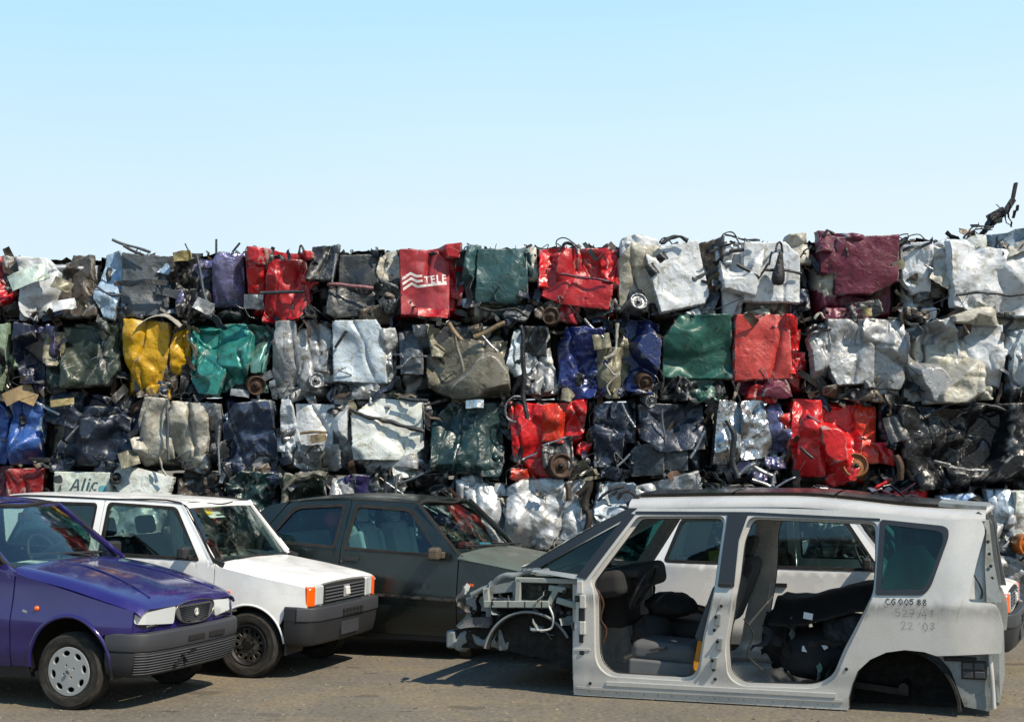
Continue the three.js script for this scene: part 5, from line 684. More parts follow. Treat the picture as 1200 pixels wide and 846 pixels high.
// ---------------------------------------------------------------- dark green saloon
{
  const paint = carPaint('#141d1c', .05, .55, .25), dusty = new THREE.MeshPhysicalMaterial({ color: col('#4d5650'), metalness: 0, roughness: .8, map: dustMap, roughnessMap: dustRough, clearcoat: .1, clearcoatRoughness: .5, side: THREE.DoubleSide });
  const nose = .02, c = carGroup('dark_saloon', 'dark green saloon with a dusty bonnet and pale seats', [.156, 0, -13.938], -.3478, nose);
  const Wd = (x, y) => .845 - .06 * smooth(.45, .15, y) - .03 * smooth(.62, .95, y) - .185 * Math.max(0, (y - .95) / .43) + .012 * Math.exp(-Math.pow((y - .55) / .06, 2)) - .06 * smooth(.2, .85, x) - .07 * smooth(-2.6, -3.4, x);
  const AF = (a, b) => arc(0, .29, .335, a, b), AR = (a, b) => arc(-2.54, .29, .335, a, b);
  const hoodY = x => lerp(.74, .93, clamp((.75 - x) / 1.15, 0, 1));
  for (const s of [1, -1]) {
    mesh('front_wing', skin([[.70, .45], [.70, hoodY(.7) - .02], [.2, hoodY(.2) - .02], [-.40, hoodY(-.4) - .01], [-.405, .21], [-.335, .24], ...AF(175, 20), [.40, .42]], [], Wd, .02, s, .06), paint, c);
    const w1 = [[-.60, .93, .03], [-.965, 1.335, .06], [-1.53, 1.36, .04], [-1.57, .965, .04]];
    const d1 = mesh('front_door', skin([[-.412, .20, .03], [-.412, .94], [-.45, .955], [-.88, 1.395, .03], [-1.59, 1.41, .02], [-1.62, .20, .03]], [w1], Wd, .025, s, .06), paint, c);
    mesh('window_pane', skin(w1, [], Wd, .004, s, .08, -.012), M.glassDark, d1); mesh('window_seal', sealRing(w1, .014, Wd, s, .003, .02, .05), M.rubber, d1); mesh('door_handle', join(box(.15, .045, .018, -1.49, .868, s * (Wd(-1.49, .87) + .008), 0, 0, 0, .006)), M.blackPlastic, d1); mesh('door_lock', cyl(.012, .012, .01, 12, -1.585, .845, s * (Wd(-1.58, .85) + .004), Math.PI / 2), M.steel, d1);
    mesh('door_mirror', join(box(.11, .115, .20, -.60, .955, s * .925, 0, s * .25, 0, .03), box(.08, .06, .1, -.58, .94, s * .83)), M.mirrorGrey, d1);
    const w2 = [[-1.68, .968, .03], [-1.655, 1.36, .04], [-2.18, 1.325, .08], [-2.40, 1.00, .04]];
    const d2 = mesh('rear_door', skin([[-1.63, .20, .03], [-1.60, 1.41, .02], [-2.25, 1.375, .06], [-2.52, 1.0], [-2.54, .66], ...AR(90, 22), [-2.22, .20]], [w2], Wd, .025, s, .06), paint, c);
    mesh('window_pane', skin(w2, [], Wd, .004, s, .08, -.012), M.glassDark, d2); mesh('window_seal', sealRing(w2, .014, Wd, s, .003, .02, .05), M.rubber, d2); mesh('door_handle', box(.15, .045, .018, -2.40, .875, s * (Wd(-2.40, .87) + .008), 0, 0, 0, .006), M.blackPlastic, d2);
    mesh('rear_quarter', skin([[-2.53, 1.0], [-2.26, 1.378], [-2.45, 1.34], [-2.98, 1.0], [-3.42, .95], [-3.45, .55], [-3.30, .40], ...AR(160, 92)], [], Wd, .025, s, .06), paint, c);
    mesh('sill', skin([[-.36, .15], [-.36, .195], [-2.2, .195], [-2.2, .15]], [], (x, y) => Wd(x, y) - .012, .05, s, .1), M.bumperDark, c);
    mesh('side_moulding', skin([[-.42, .528], [-.42, .552], [-1.60, .572], [-1.60, .548]], [], Wd, .02, s, .1, .012), M.steel, c); mesh('side_moulding', skin([[-1.64, .548], [-1.64, .572], [-2.5, .578], [-2.5, .554]], [], Wd, .02, s, .1, .012), M.steel, c);
    mesh('side_repeater', box(.07, .026, .012, -.28, .683, s * (Wd(-.28, .683) + .003)), M.amber, c);
    mesh('arch_liner', join([0, -2.54].map(x => sheet((u, v) => { const a = lerp(-.15, 3.3, u); return V3(x + Math.cos(a) * .34, .29 + Math.sin(a) * .34, s * lerp(.80, .42, v)); }, 14, 2, .01))), M.trim, c);
    wheel(c, -2.54, .295 - 2.54 * Math.sin(nose), s * .74, s, .295, .175, 'cover'); mesh('brake_drum', join(cyl(.12, .12, .07, 24, 0, .33, s * .66, Math.PI / 2), cyl(.045, .05, .12, 14, 0, .33, s * .68, Math.PI / 2)), M.rust, c); for (const k of [0, 1]) mesh('timber_block', box(k ? .3 : .12, .10, k ? .12 : .3, -.42, .05 + .10 * k, s * .42, 0, .1 * k, 0, .008), M.timber, c);
  }
  mesh('bonnet', crossSheet(line([[.80, .70], [.74, .745], [.4, .82], [0, .885], [-.42, .945]], 16), (x, y) => Wd(x, .8) - .004, .035, .02, 24, .02, .03), dusty, c, 'bonnet under grey dust');
  mesh('roof', crossSheet(line([[-.88, 1.398], [-.96, 1.415], [-1.4, 1.44], [-1.9, 1.43], [-2.32, 1.375]], 16), (x, y) => Wd(x, 1.40) - .004, .025, .025, 24, 0, .012), paint, c);
  const ws = mesh('windscreen', crossSheet(line([[-.46, .955], [-.68, 1.19], [-.885, 1.375]], 8), [.735, .62], 0, .006, 16, .08), M.glass, c);
  for (const s of [1, -1]) mesh('windscreen_pillar', sheet((u, v) => V3(lerp(-.42, -.89, v), lerp(.945, 1.405, v), s * lerp(lerp(.80, .655, v), lerp(.725, .61, v), u)), 3, 8, .02), paint, c);
  mesh('windscreen_seal', tube([[-.45, .95, -.74], [-.37, .955, 0], [-.45, .95, .74], [-.68, 1.19, .675], [-.89, 1.385, .615], [-.81, 1.395, 0], [-.89, 1.385, -.615], [-.68, 1.19, -.675]], .014, 70, 6, true), M.rubber, ws);
  mesh('cowl_panel', crossSheet([[-.38, .938], [-.48, .955]], [.78, .76], .015, .01, 14, .06), M.blackPlastic, c); mesh('wiper', join(tube([[-.34, .985, -.3], [-.40, 1.0, .1], [-.48, 1.01, .5]], .01, 12, 5), tube([[-.33, .985, -.65], [-.38, 1.0, -.3], [-.42, 1.02, -.05]], .01, 12, 5)), M.blackPlastic, c);
  mesh('rear_window', crossSheet(line([[-2.33, 1.36], [-2.6, 1.2], [-2.92, 1.0]], 6), [.60, .72], 0, .006, 12, -.05), M.glassTint, c); mesh('boot_lid', crossSheet(line([[-2.95, .99], [-3.4, .96], [-3.46, .9], [-3.47, .5]], 10), (x, y) => Wd(x, .9) - .01, .02, .02, 16), paint, c);
  mesh('front_bumper', sweep([[.40, -.82], [.62, -.80], [.80, -.70], [.86, -.4], [.875, 0], [.86, .4], [.80, .70], [.62, .80], [.40, .82]], [[-.06, .52], [0, .51], [.005, .40], [-.03, .24], [-.1, .22]], .02), M.bumperDark, c); mesh('grille', box(.05, .16, 1.1, .80, .61, 0), M.greyPlastic, c); for (const s of [1, -1]) mesh('headlight', box(.08, .14, .32, .76, .62, s * .58, 0, -s * .2, 0, .02), M.lampGlass, c);
  mesh('rear_bumper', sweep([[-3.0, .81], [-3.35, .78], [-3.50, .65], [-3.53, 0], [-3.50, -.65], [-3.35, -.78], [-3.0, -.81]], [[-.05, .55], [0, .54], [0, .32], [-.06, .26]], .02), M.bumperDark, c);
  mesh('floor', box(3.0, .05, 1.5, -1.8, .22, 0), M.interior, c); mesh('bulkhead', box(.04, .65, 1.5, -.42, .58, 0), M.interior, c); mesh('dashboard', box(.3, .13, 1.42, -.62, .90, 0, 0, 0, 0, .05), M.interior, c); steering(c, -.92, .95, -.36);
  seat(c, -1.2, .47, -.36, M.seatPale); seat(c, -1.2, .47, .38, M.seatPale); mesh('rear_bench', box(.5, .2, 1.25, -2.15, .48, 0, 0, 0, 0, .06), M.seatPale, c); mesh('rear_backrest', box(.15, .55, 1.25, -2.45, .78, 0, 0, 0, .25, .05), M.seatPale, c);
  mesh('belt_strap', tube([[-1.58, 1.25, .60], [-1.45, 1.0, .57], [-1.40, .7, .6]], .02, 8, 5), M.greyPlastic, c); mesh('red_rag', place(new THREE.IcosahedronGeometry(.09, 2), -1.85, 1.22, .5), std('#8c2626', .9), c); mesh('blue_packet', box(.12, .03, .16, -.58, .985, -.3, 0, .4, 0, .01), std('#4d9fc4', .4), c); mesh('red_packet', box(.16, .06, .2, -.62, .99, .1, 0, .3, 0, .02), std('#5a1c18', .8), c);
}
// ---------------------------------------------------------------- stripped silver people carrier, resting on its sills
{
  const paint = carPaint('#b5b4b2', .15, .5, .45), inner = paint, frame = std('#8b908b', .65, .1, wreckMap), bare = std('#757b7c', .65, .1, wreckMap), dark = paint, black = std('#111318', .45, 0, dustMap), slate = std('#22262c', .4, .1, dustMap), nearBlack = std('#27292b', .95, 0, grimeMap);  // wheel houses and inner wing share one mottled near-black
  const c = thing('stripped_people_carrier', 'silver people carrier stripped of doors, wheels and bonnet, resting on its sills', 'car', null, [.778, .006, -12.106], 160 * Math.PI / 180);
  const Wd = (x, y) => { const b = .90 - .03 * smooth(.12, 0, y) - .035 * smooth(.30, .14, y) * smooth(.02, .12, y) * .5 + .0; const belt = .012 * Math.exp(-Math.pow((y - .77) / .05, 2)); return b + belt - .17 * Math.pow(Math.max(0, (y - .80) / .63), 1.25) - .06 * smooth(-2.75, -3.2, x) - .10 * smooth(-.1, .5, x); };
  const fo = [[-.165, .80, .05], [-.17, .25, .12], [-.27, .155, .06], [-.92, .15, .10], [-.985, .22, .05], [-1.03, .48, .05], [-1.115, .86, .05], [-1.165, 1.38, .06], [-.48, 1.372, .04], [-.12, .87, .05]];
  const ro = [[-1.345, 1.378, .05], [-1.285, 1.22, .05], [-1.262, .95, .05], [-1.222, .68, .06], [-1.175, .42, .06], [-1.19, .20, .06], [-1.28, .135, .06], [-1.86, .145, .10], [-1.985, .23, .05], [-2.06, .41, .05], [-2.18, .65, .06], [-2.275, .86, .06], [-2.29, 1.10, .03], [-2.285, 1.352, .06]];
  const qg = [[-2.325, 1.345, .03], [-2.75, 1.302, .06], [-2.76, 1.24, .05], [-2.645, .915, .06], [-2.60, .868, .03], [-2.297, .858, .02]];
  const tg = [[.33, .950, .02], [-.36, 1.325, .03], [-.06, .918, .02]];
  const side = [[.008, .004], [.008, .34], [-.02, .62], [-.03, .885], [.45, .935], [.44, .965], [-.42, 1.425, .04], [-.82, 1.445], [-1.35, 1.447], [-1.90, 1.436], [-2.35, 1.41], [-2.78, 1.37], [-3.0, 1.375, .03], [-3.03, 1.30, .04], [-2.965, 1.07, .1], [-2.905, .80, .03], [-3.08, .795, .03], [-3.115, .72, .05], [-3.135, .62, .06], [-3.12, .45, .02], [-2.685, .42], [-2.60, .445], [-2.469, .453], [-2.34, .43], [-2.228, .375], [-2.14, .29], [-2.09, .18], [-2.065, .083], [-2.06, .004]];
  const shrink = (P, d) => { const cx = P.reduce((s, p) => s + p[0], 0) / P.length, cy = P.reduce((s, p) => s + p[1], 0) / P.length; return P.map(p => [p[0] - clamp((p[0] - cx) * .12, -d, d), p[1] - clamp((p[1] - cy) * .12, -d, d), p[2]]); };
  const grow = (P, d) => { const cx = P.reduce((s, p) => s + p[0], 0) / P.length, cy = P.reduce((s, p) => s + p[1], 0) / P.length; return P.map(p => [p[0] + clamp((p[0] - cx) * .12, -d, d), p[1] + clamp((p[1] - cy) * .12, -d, d), p[2]]); };
  for (const s of [-1, 1]) {
    const body = mesh('body_side', skin(side, [fo, ro, qg, tg], Wd, .05, s, .05), paint, c);
    for (const o of [fo, ro]) { mesh('aperture_flange', skin(grow(o, .03), [shrink(o, .022)], Wd, .05, s, .05, -.052), inner, body); mesh('aperture_seal', tube(outline(shrink(o, .018), .06).map(p => V3(p[0], p[1], s * (Wd(...p) - .075))), .011, 120, 6, true), M.rubber, body); }
    mesh('inner_shell', skin(side.map(p => [p[0], p[1]]), [grow(fo, .01), grow(ro, .01), qg, tg], Wd, .03, s, .08, -.10), dark, body);
    const qp = mesh('quarter_pane', skin(grow(qg, .02), [], Wd, .005, s, .06, .004), M.glassQuarter, body); mesh('pane_frame', skin(grow(qg, .024), [shrink(qg, .014)], Wd, .012, s, .05, .012), slate, qp);
    mesh('front_quarter_pane', skin(tg, [], Wd, .004, s, .06, -.015), M.glassTint, body);
    mesh('pillar_cover', skin([[-1.128, .86, .01], [-1.180, 1.40], [-1.335, 1.40], [-1.272, 1.2], [-1.25, .86, .01]], [], Wd, .02, s, .05, .010), slate, body, 'black centre pillar cover');
    mesh('pillar_latch', box(.09, .03, .03, -1.19, .875, s * (Wd(-1.19, .87) + .012)), M.blackPlastic, body);
    mesh('screen_pillar', skin([[.47, .955], [.40, .985], [-.40, 1.432], [-.47, 1.432], [-.365, 1.345, .02], [.30, .965]], [], Wd, .03, s, .05, .008), slate, body, 'dark grey windscreen pillar'); mesh('screen_pillar', skin([[-.02, .905], [-.345, 1.325], [-.42, 1.39], [-.46, 1.385], [-.10, .885]], [], Wd, .03, s, .05, .007), slate, body);
    mesh('upper_trim', skin([[-.46, 1.385], [-.46, 1.408], [-1.35, 1.412], [-2.30, 1.375], [-2.30, 1.356], [-1.35, 1.388]], [], Wd, .02, s, .06, .005), slate, body);
    mesh('sill_ledge', sheet((u, v) => V3(lerp(-.26, -1.98, u), lerp(.12, .135, v), s * lerp(.895, .70, v)), 10, 2, .03), inner, body);
    mesh('sill_step', skin([[-.02, .052], [-.02, .07], [-2.03, .078], [-2.03, .058]], [], Wd, .01, s, .1, .006), paint, body);
    for (const [x, y] of [[-1.13, .62], [-1.14, .44], [-1.10, .30]]) { mesh('hinge_plate', box(.04, .09, .03, x, y, s * (Wd(x, y) + .008), 0, 0, .1), bare, body); mesh('hinge_bolt', cyl(.012, .012, .03, 8, x + .012, y + .02, s * (Wd(x, y) + .02), Math.PI / 2), M.darkSteel, body); }
    for (const [x, y, w, h] of [[-.07, .62, .05, .1], [-.065, .45, .035, .09], [-.07, .33, .04, .03], [-.035, .74, .04, .05]]) mesh('pillar_hole', box(w, h, .02, x, y, s * (Wd(x, y) - .001), 0, 0, 0, .008), M.trim, body);
    for (const [x, y] of [[-.085, .72], [-.08, .52], [-.06, .83]]) mesh('hinge_plate', box(.045, .10, .035, x, y, s * (Wd(x, y) + .010)), inner, body);
    for (let k = 0; k < 18; k++) mesh('weld_spot', cyl(.006, .006, .004, 8, -.12 - k * .108, .036, s * (Wd(-.5, .036) + .001), Math.PI / 2), bare, body);
    for (const [x, y] of [[-1.09, .25], [-1.10, .18], [-1.155, .72], [-1.10, .54], [-.13, .10], [-2.06, .30]]) mesh('pillar_hole', cyl(.012, .012, .01, 12, x, y, s * (Wd(x, y) + .001), Math.PI / 2), M.trim, body);
    mesh('hanging_cable', tube([[-.17, .80, s * .80], [-.21, .70, s * .79], [-.19, .58, s * .80], [-.23, .50, s * .78], [-.21, .40, s * .79]], .009, 22, 6), M.rust, body); mesh('hanging_cable', tube([[-1.30, .62, s * .78], [-1.36, .5, s * .74], [-1.32, .36, s * .76], [-1.42, .24, s * .72]], .008, 22, 6), M.wire, body);
    mesh('pillar_seam', skin([[.0, .345], [.0, .36], [-.14, .365], [-.14, .35]], [], Wd, .01, s, .1, .008), inner, body);
    // tail lamp recess and its drilled flange
    mesh('lamp_channel', skin([[-2.92, 1.30], [-3.04, 1.30], [-3.09, .80], [-2.88, .80]], [], Wd, .03, s, .06, -.10), inner, body);
    const fl = mesh('tailgate_flange', skin([[-3.0, 1.375], [-3.05, 1.37], [-3.075, 1.1], [-3.125, .80], [-3.03, .80], [-3.02, 1.05], [-3.035, 1.30]], [], Wd, .05, s, .06, -.035), bare, body, 'grey flange with bolt holes');
    for (let k = 0; k < 5; k++) mesh('bolt_hole', cyl(.012, .012, .01, 10, lerp(-3.045, -3.075, k / 4), lerp(1.22, .88, k / 4), s * (Wd(-3.05, 1.0) - .033), Math.PI / 2), M.trim, fl);
    mesh('lamp_cable', tube([[-2.94, 1.0, s * .80], [-2.98, .93, s * .83], [-3.0, .86, s * .80], [-2.99, .82, s * .80]], .008, 14, 6), M.wire, body);
    // behind the rear wheel: bumper carrier with a vent box, and the torn edge strip
    const lower = mesh('rear_corner', skin([[-2.70, .415], [-3.10, .44], [-3.10, .08], [-3.02, .03], [-2.86, .06], [-2.78, .30]], [], (x, y) => Wd(x, y) - .09, .05, s, .06), bare, c);
    mesh('extractor_vent', box(.17, .13, .05, -2.93, .32, s * .785, 0, 0, 0, .01), M.trim, lower); for (const [dx, dy] of [[-.04, -.03], [.04, -.03], [-.04, .03], [.04, .03]]) mesh('vent_flap', box(.066, .045, .012, -2.93 + dx, .32 + dy, s * .812, .15 * s, 0, 0, .004), M.greyPlastic, lower);
    if (s < 0) mesh('edge_strip', tube([[-3.04, .44, s * .79], [-3.05, .30, s * .80], [-3.055, .18, s * .79], [-3.06, .06, s * .79]], .016, 14, 6), inner, lower); mesh('bumper_bracket', box(.22, .03, .06, -2.84, .395, s * .80), M.darkSteel, lower);
    mesh('rear_wheel_house', sheet((u, v) => { const a = lerp(0, Math.PI, u); return V3(-2.44 + Math.cos(a) * .40, .03 + Math.sin(a) * .43, s * lerp(.85, .42, v)); }, 18, 3, .02), nearBlack, c);
    mesh('wheel_house_wall', box(.8, .46, .02, -2.44, .23, s * .42), nearBlack, c); mesh('rear_axle_stub', join(cyl(.03, .035, .34, 14, -2.44, .16, s * .55, Math.PI / 2), box(.5, .06, .07, -2.22, .13, s * .55, 0, 0, .1)), M.darkSteel, c);
    // front: bare rails, inner wing and brackets
    const fr = mesh('inner_wing', skin([[.0, .10], [.13, .17], [.28, .245], [.70, .30], [1.12, .30], [1.12, .43], [.98, .46], [.80, .50], [.78, .70], [.50, .87], [.0, .90]], [], (x, y) => .70 + .035 * noise(x * 5, y * 5, 3) + .015 * noise(x * 14, y * 14, 6), .03, s, .06), nearBlack, c);
    mesh('wheel_house', sheet((u, v) => { const a = lerp(.2, 2.6, u); return V3(.40 + Math.cos(a) * .37, .24 + Math.sin(a) * .37, s * lerp(.80, .68, v)); }, 18, 3, .012), nearBlack, fr);
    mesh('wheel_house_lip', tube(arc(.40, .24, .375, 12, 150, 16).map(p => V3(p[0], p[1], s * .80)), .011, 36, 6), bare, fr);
    mesh('wing_rail', hose([[-.02, .905, s * .80], [.25, .93, s * .78], [.46, .93, s * .76], [.62, .87, s * .76], [.76, .80, s * .76], [.88, .71, s * .76]], .026, 4, 30, 7), bare, fr);
    mesh('wing_beam', box(.55, .055, .05, .495, .672, s * .80, 0, 0, -.03, .008), frame, fr); for (let k = 0; k < 4; k++) mesh('beam_seam', box(.008, .058, .055, .28 + k * .14, .672 - k * .004, s * .80, 0, 0, 0, .001), M.darkSteel, fr);
    mesh('wing_beam', box(.54, .04, .05, .24, .862, s * .79, 0, 0, 0, .008), frame, fr);
    mesh('wing_strut', box(.045, .20, .04, .485, .77, s * .795, 0, 0, .06, .008), frame, fr); mesh('wing_strut', box(.045, .13, .04, .20, .735, s * .795, 0, 0, .5, .008), frame, fr); mesh('wing_strut', box(.05, .14, .04, .755, .72, s * .79, 0, 0, -.1, .008), frame, fr); mesh('wing_strut', box(.14, .045, .04, .16, .80, s * .795, 0, 0, .1, .008), frame, fr); mesh('wing_strut', box(.20, .05, .04, .07, .69, s * .79, 0, 0, .25, .008), frame, fr);
    mesh('strut_plate', skin([[.50, .86], [.74, .80], [.74, .70], [.50, .70]], [[[.54, .765], [.71, .745], [.71, .715], [.54, .715]]], () => .775, .015, s, .08), bare, fr);
    mesh('backing_plate', box(.50, .24, .012, .24, .77, s * .70), std('#4c524c', .8, 0, grimeMap), fr);
    mesh('lamp_carrier', skin([[.74, .50], [.73, .70], [.80, .72], [.95, .70], [.95, .56], [1.04, .475], [1.0, .455], [.90, .475], [.76, .47]], [[[.78, .53], [.78, .60], [.90, .61], [.91, .55]]], () => .74, .12, s, .08), bare, fr);
    mesh('chassis_rail', hose([[.60, .36, s * .66], [.75, .37, s * .67], [.92, .365, s * .66], [1.10, .365, s * .67]], .075, 9, 24, 8), bare, fr); mesh('crash_box', box(.08, .14, .13, 1.09, .365, s * .67, 0, 0, 0, .02), bare, fr);
    mesh('loose_cable', tube([[.22, .67, s * .83], [.18, .58, s * .84], [.20, .50, s * .83], [.28, .48, s * .84], [.33, .485, s * .84]], .009, 20, 6), inner, fr); mesh('plug', box(.04, .02, .02, .345, .487, s * .84), M.white, fr); mesh('loose_cable', tube([[.55, .30, s * .55], [.52, .24, s * .56], [.46, .22, s * .56], [.42, .27, s * .55]], .006, 14, 5), M.wire, fr);
    for (const [x, y] of [[.12, .62], [.06, .62], [.30, .80], [.10, .78]]) mesh('wing_hole', cyl(.016, .016, .01, 10, x, y, s * .815, Math.PI / 2), M.trim, fr);
    for (let k = 0; k < 30; k++) { const R = rng(k * 3 + 7 + s); mesh('torn_bracket', place(scrapGeo(.08 + .16 * R(), .04 + .05 * R(), k + 40), .05 + R() * .95, .52 + R() * .32 - .12 * R(), s * (.66 + .14 * R()), R() * 2, R() * 2, R() * 6), [bare, frame, M.darkSteel, bare, M.greyPlastic][k % 5], fr); }
    mesh('roof_rail', sheet((u, v) => { const x = lerp(-.40, -3.03, u), t = v, y0 = 1.425 + .024 * Math.sin(clamp((x + .4) / -2.0, 0, 1) * 2.6) - .075 * smooth(-1.6, -2.9, x), a = t * 1.35; return V3(x, y0 + .085 * Math.sin(a) - .0, s * (Wd(x, 1.43) - .0 - .20 * (1 - Math.cos(a)))); }, 40, 8, .02), paint, c);
  }
  // roof: dark glass panels between the rails, pale strip at the tail
  const roofY = x => 1.518 + .024 * Math.sin(clamp((x + .4) / -2.0, 0, 1) * 2.6) - .075 * smooth(-1.6, -2.9, x);
  for (const [a, b] of [[-.46, -1.18], [-1.20, -1.95], [-1.97, -2.70]]) mesh('roof_panel', sheet((u, v) => { const x = lerp(a, b, v), s = u * 2 - 1; return V3(x, roofY(x) - .004 + .026 * (1 - s * s), s * .575); }, 16, 8, .02), new THREE.MeshPhysicalMaterial({ color: col('#141012'), roughness: .25, map: grimeMap, clearcoat: .6, clearcoatRoughness: .2 }), c, 'dark glass roof panel');
  mesh('roof_tail', sheet((u, v) => { const x = lerp(-2.70, -3.03, v), s = u * 2 - 1; return V3(x, roofY(x) + .012 * (1 - s * s) - .02 * v, s * .575); }, 16, 4, .03), bare, c); mesh('roof_header', sheet((u, v) => { const x = lerp(-.36, -.46, v), s = u * 2 - 1; return V3(x + .06 * (1 - s * s), 1.44 + .06 * v + .026 * (1 - s * s), s * .62); }, 14, 3, .03), slate, c);
  mesh('tail_header', tube([[-2.98, 1.40, -.66], [-3.03, 1.435, -.3], [-3.03, 1.435, .3], [-2.98, 1.40, .66]], .028, 20, 6), inner, c);
  for (let k = 0; k < 10; k++) { const R = rng(k + 61); wmesh('roof_debris', place(scrapGeo(.16 + .3 * R(), .03 + .05 * R(), k + 20), -.8 - R() * 1.8, 1.555 + .008 * R() - .03 * (k > 6), (R() - .5) * .9, 1.5 + .2 * R(), 0, R() * 3), ['charcoal', 'black2', 'maroon', 'steel', 'umber'][k % 5], c); }
  const ws = mesh('windscreen', crossSheet(line([[.44, .965], [.02, 1.22], [-.42, 1.44]], 10), [.76, .63], 0, .006, 18, .12), M.glassTint, c);
  mesh('scuttle', crossSheet([[.30, .93], [.48, .935]], [.80, .74], .01, .03, 14, .05), dark, c);
  mesh('front_crossmember', box(.06, .12, 1.3, 1.12, .365, 0, 0, 0, 0, .02), bare, c); mesh('slam_panel', box(.07, .06, 1.4, .90, .70, 0, 0, 0, 0, .015), bare, c);
  mesh('floor', box(2.04, .06, 1.62, -1.02, .075, 0), dark, c); mesh('rear_floor', box(1.0, .06, .82, -2.55, .20, 0), dark, c); mesh('added_shadow_mass', join(box(.5, .3, .7, .48, .42, .1, 0, 0, .1, .05), box(.3, .22, .5, .50, .60, .05, 0, 0, 0, .05), box(.5, .10, 1.1, .60, .31, 0, 0, 0, 0, .03)), M.darkSteel, c); mesh('bulkhead', box(.05, .80, 1.56, .02, .50, 0), dark, c); mesh('rear_sill', box(.08, .40, 1.5, -3.06, .28, 0, 0, 0, 0, .02), bare, c);  // mass between the front rails is added, unseen, to make the ground shadow solid
  const dash = mesh('dashboard', join(box(.34, .20, 1.50, -.17, .83, 0, 0, 0, -.15, .06), box(.2, .3, .5, -.14, .60, 0, 0, 0, 0, .05)), M.seatDark, c); mesh('dash_visor', box(.26, .07, .42, -.30, .91, -.36, 0, 0, -.1, .03), M.interior, dash); steering(c, -.42, .80, -.38, .19);
  const st = seat(c, -.74, .20, -.42, std('#4b4d50', .95, 0, dustMap), .52, .36); st.children[0].userData.label = 'grey seat cushion'; mesh('side_valance', box(.50, .14, .05, -.64, .20, -.71, 0, 0, .05, .02), M.seatGrey ??= std('#55575a', .95, 0, dustMap), st).position.set(.74, -.20, .42); mesh('lever', box(.14, .02, .02, -.62, .36, -.70, 0, 0, -.2), M.interior, st).position.set(.74, -.20, .42);
  seat(c, -.70, .30, .40, std('#2b2d30', .9, 0, dustMap), .56, .4);
  const lump = (name, x, y, z, a, b, d, sd, mat) => { const g = new THREE.IcosahedronGeometry(1, 5), p = g.attributes.position; for (let i = 0; i < p.count; i++) { const q = V3(p.getX(i), p.getY(i), p.getZ(i)), k = 1 + .22 * noise(q.x * 1.7 + sd, q.y * 1.7, q.z * 1.7) + .10 * (1 - Math.abs(noise(q.x * 4 + sd, q.y * 4, q.z * 4)) * 2); p.setXYZ(i, q.x * k * a, q.y * k * b, q.z * k * d); } const m2 = mergeVertices(g.deleteAttribute('normal').deleteAttribute('uv')); m2.computeVertexNormals(); m2.setAttribute('uv', new THREE.Float32BufferAttribute(new Float32Array(m2.attributes.position.count * 2).map((_, i) => m2.attributes.position.array[Math.floor(i / 2) * 3 + i % 2]), 2)); return mesh(name, place(m2, x, y, z), mat, c); };
  lump('dark_cloth', -.52, .62, .1, .20, .10, .24, 3, M.seatDark); lump('dark_cloth', -.40, .40, -.05, .16, .16, .2, 5, M.interior);
  mesh('belt_strap', sheet((u, v) => { const P = [[-1.02, .70], [-.99, .58], [-.985, .48], [-.955, .36], [-.90, .22], [-.885, .17]], f = u * 5, i = Math.min(4, Math.floor(f)), t = f - i; return V3(lerp(P[i][0], P[i + 1][0], t) + (v - .5) * (.075 - .03 * Math.sin(u * 9)), lerp(P[i][1], P[i + 1][1], t), -.66 - .02 * Math.sin(u * 7)); }, 20, 3, .006), M.belt = std('#b87a10', .6), c, 'orange yellow belt strap');
  mesh('black_mat', place(sheet((u, v) => V3(lerp(-.47, .45, u), .05 * Math.sin(u * 5 + .6) + .015 * noise(u * 9, v * 5) - .16 * smooth(.55, 1, v) - .05 * u, lerp(.5, -.42, v)), 24, 14, .02), -1.86, .80, .05), std('#0d0d0f', .8, 0, grimeMap), c, 'black mat draped over the load');
  const R = rng(31);
  lump('junk_bag', -1.75, .30, -.1, .30, .18, .35, 11, M.seatDark); lump('junk_bag', -1.45, .40, .2, .18, .22, .3, 12, M.interior); lump('junk_bag', -2.0, .48, -.15, .20, .15, .25, 14, std('#3b4046', .9, 0, grimeMap)); lump('junk_bag', -2.50, .86, -.38, .2, .30, .22, 15, std('#8fcbb6', .4));
  for (let k = 0; k < 26; k++) mesh('loose_junk', place(scrapGeo(.12 + .25 * R(), .04 + .08 * R(), k + 70), -1.3 - R() * .75, .14 + R() * .45, -.6 + R() * .9, R() * 3, R() * 3, R() * 6), [M.interior, M.seatDark, M.greyPlastic, M.blackPlastic, std('#4a5058', .7), M.blackPlastic, bare][k % 7], c);
  for (const [x, y, w] of [[-1.70, .37, .06], [-1.84, .40, .05], [-1.72, .62, .07]]) mesh('white_card', box(w, w * .7, .006, x, y, -.42, .3, .4, R(), 0), M.white, c);
  // marker writing on the rear quarter
  const cv = document.createElement('canvas'); cv.width = 640; cv.height = 420; const g = cv.getContext('2d'); g.clearRect(0, 0, 640, 420); g.lineJoin = 'round';
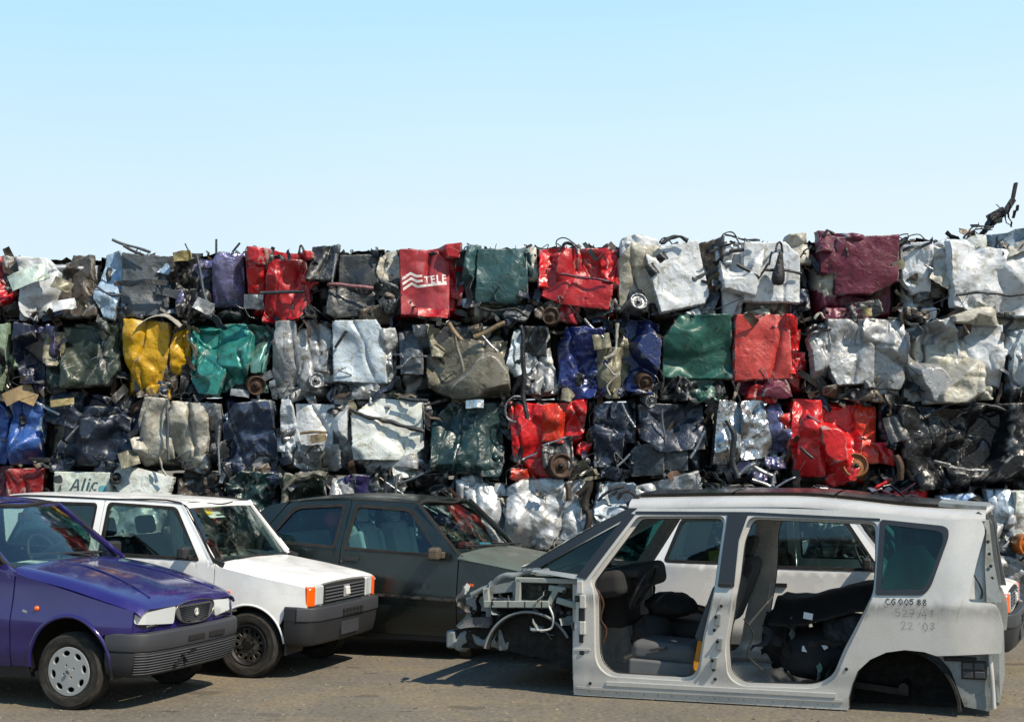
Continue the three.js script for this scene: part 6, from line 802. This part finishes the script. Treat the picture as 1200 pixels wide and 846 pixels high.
  // single-stroke characters on a 1 x 1.4 cell
  const ST = { C: [[.9, .2, .5, 0, .1, .4, .1, 1, .5, 1.4, .9, 1.2]], G: [[.9, .2, .5, 0, .1, .5, .15, 1.1, .5, 1.4, .9, 1.2, .9, .8, .55, .8]], 0: [[.5, 0, .1, .5, .15, 1.1, .5, 1.4, .85, 1, .85, .4, .5, 0]], 5: [[.9, 0, .25, .05, .2, .6, .7, .6, .85, 1, .6, 1.35, .1, 1.3]], 8: [[.55, .65, .2, .4, .3, .05, .7, .05, .8, .4, .5, .65, .15, 1, .3, 1.38, .75, 1.35, .85, 1, .55, .65]], 2: [[.1, .3, .4, 0, .8, .2, .7, .7, .1, 1.4, .95, 1.35]], 7: [[.1, .05, .9, 0, .4, 1.4], [.25, .75, .8, .7]], '/': [[.8, -.1, .3, 1.5]], 4: [[.6, 0, .1, .9, .95, .85], [.7, .4, .65, 1.45]], 1: [[.3, .35, .6, 0, .55, 1.4]], 3: [[.15, .15, .6, 0, .8, .3, .4, .65, .85, 1, .5, 1.4, .1, 1.2]], "'": [[.5, 0, .4, .35]] };
  const write = (t, x, y, w, colr, lw) => { const r = rng(t.length * 7 + 2); g.strokeStyle = colr; g.lineCap = 'round'; for (const ch of t) { if (ST[ch]) { const dx = (r() - .5) * 6, dy = (r() - .5) * 12, sk = (r() - .5) * .2, k = .9 + .25 * r(); for (const L of ST[ch]) { g.lineWidth = lw * (.8 + .5 * r()); g.beginPath(); for (let i = 0; i < L.length; i += 2) { const X = x + dx + (L[i] + sk * (1 - L[i + 1])) * w, Y = y + dy + L[i + 1] * w * k * .95; i ? g.lineTo(X, Y) : g.moveTo(X, Y); } g.stroke(); } } x += w * (ch === ' ' ? .5 : ch === "'" || ch === '/' ? .8 : 1.25); } };
  write('CG 005 88', 16, 30, 46, 'rgba(24,26,32,.9)', 9); write('527/41', 110, 138, 62, 'rgba(60,62,72,.55)', 6); write("22 '03", 170, 278, 60, 'rgba(60,62,72,.55)', 6);
  const tx = new THREE.CanvasTexture(cv); tx.colorSpace = THREE.SRGBColorSpace; tx.magFilter = THREE.LinearFilter;
  mesh('marker_writing', sheet((u, v) => { const x = lerp(-2.335, -2.75, u), y = lerp(.56, .83, v); return V3(x, y, -(Wd(x, y) + .003)); }, 12, 8, 0, (u, v) => [u, v]), new THREE.MeshStandardMaterial({ map: tx, transparent: true, roughness: .7, side: THREE.DoubleSide, polygonOffset: true, polygonOffsetFactor: -1 }), c, 'numbers handwritten in marker');
}
renderer.render(scene, camera);
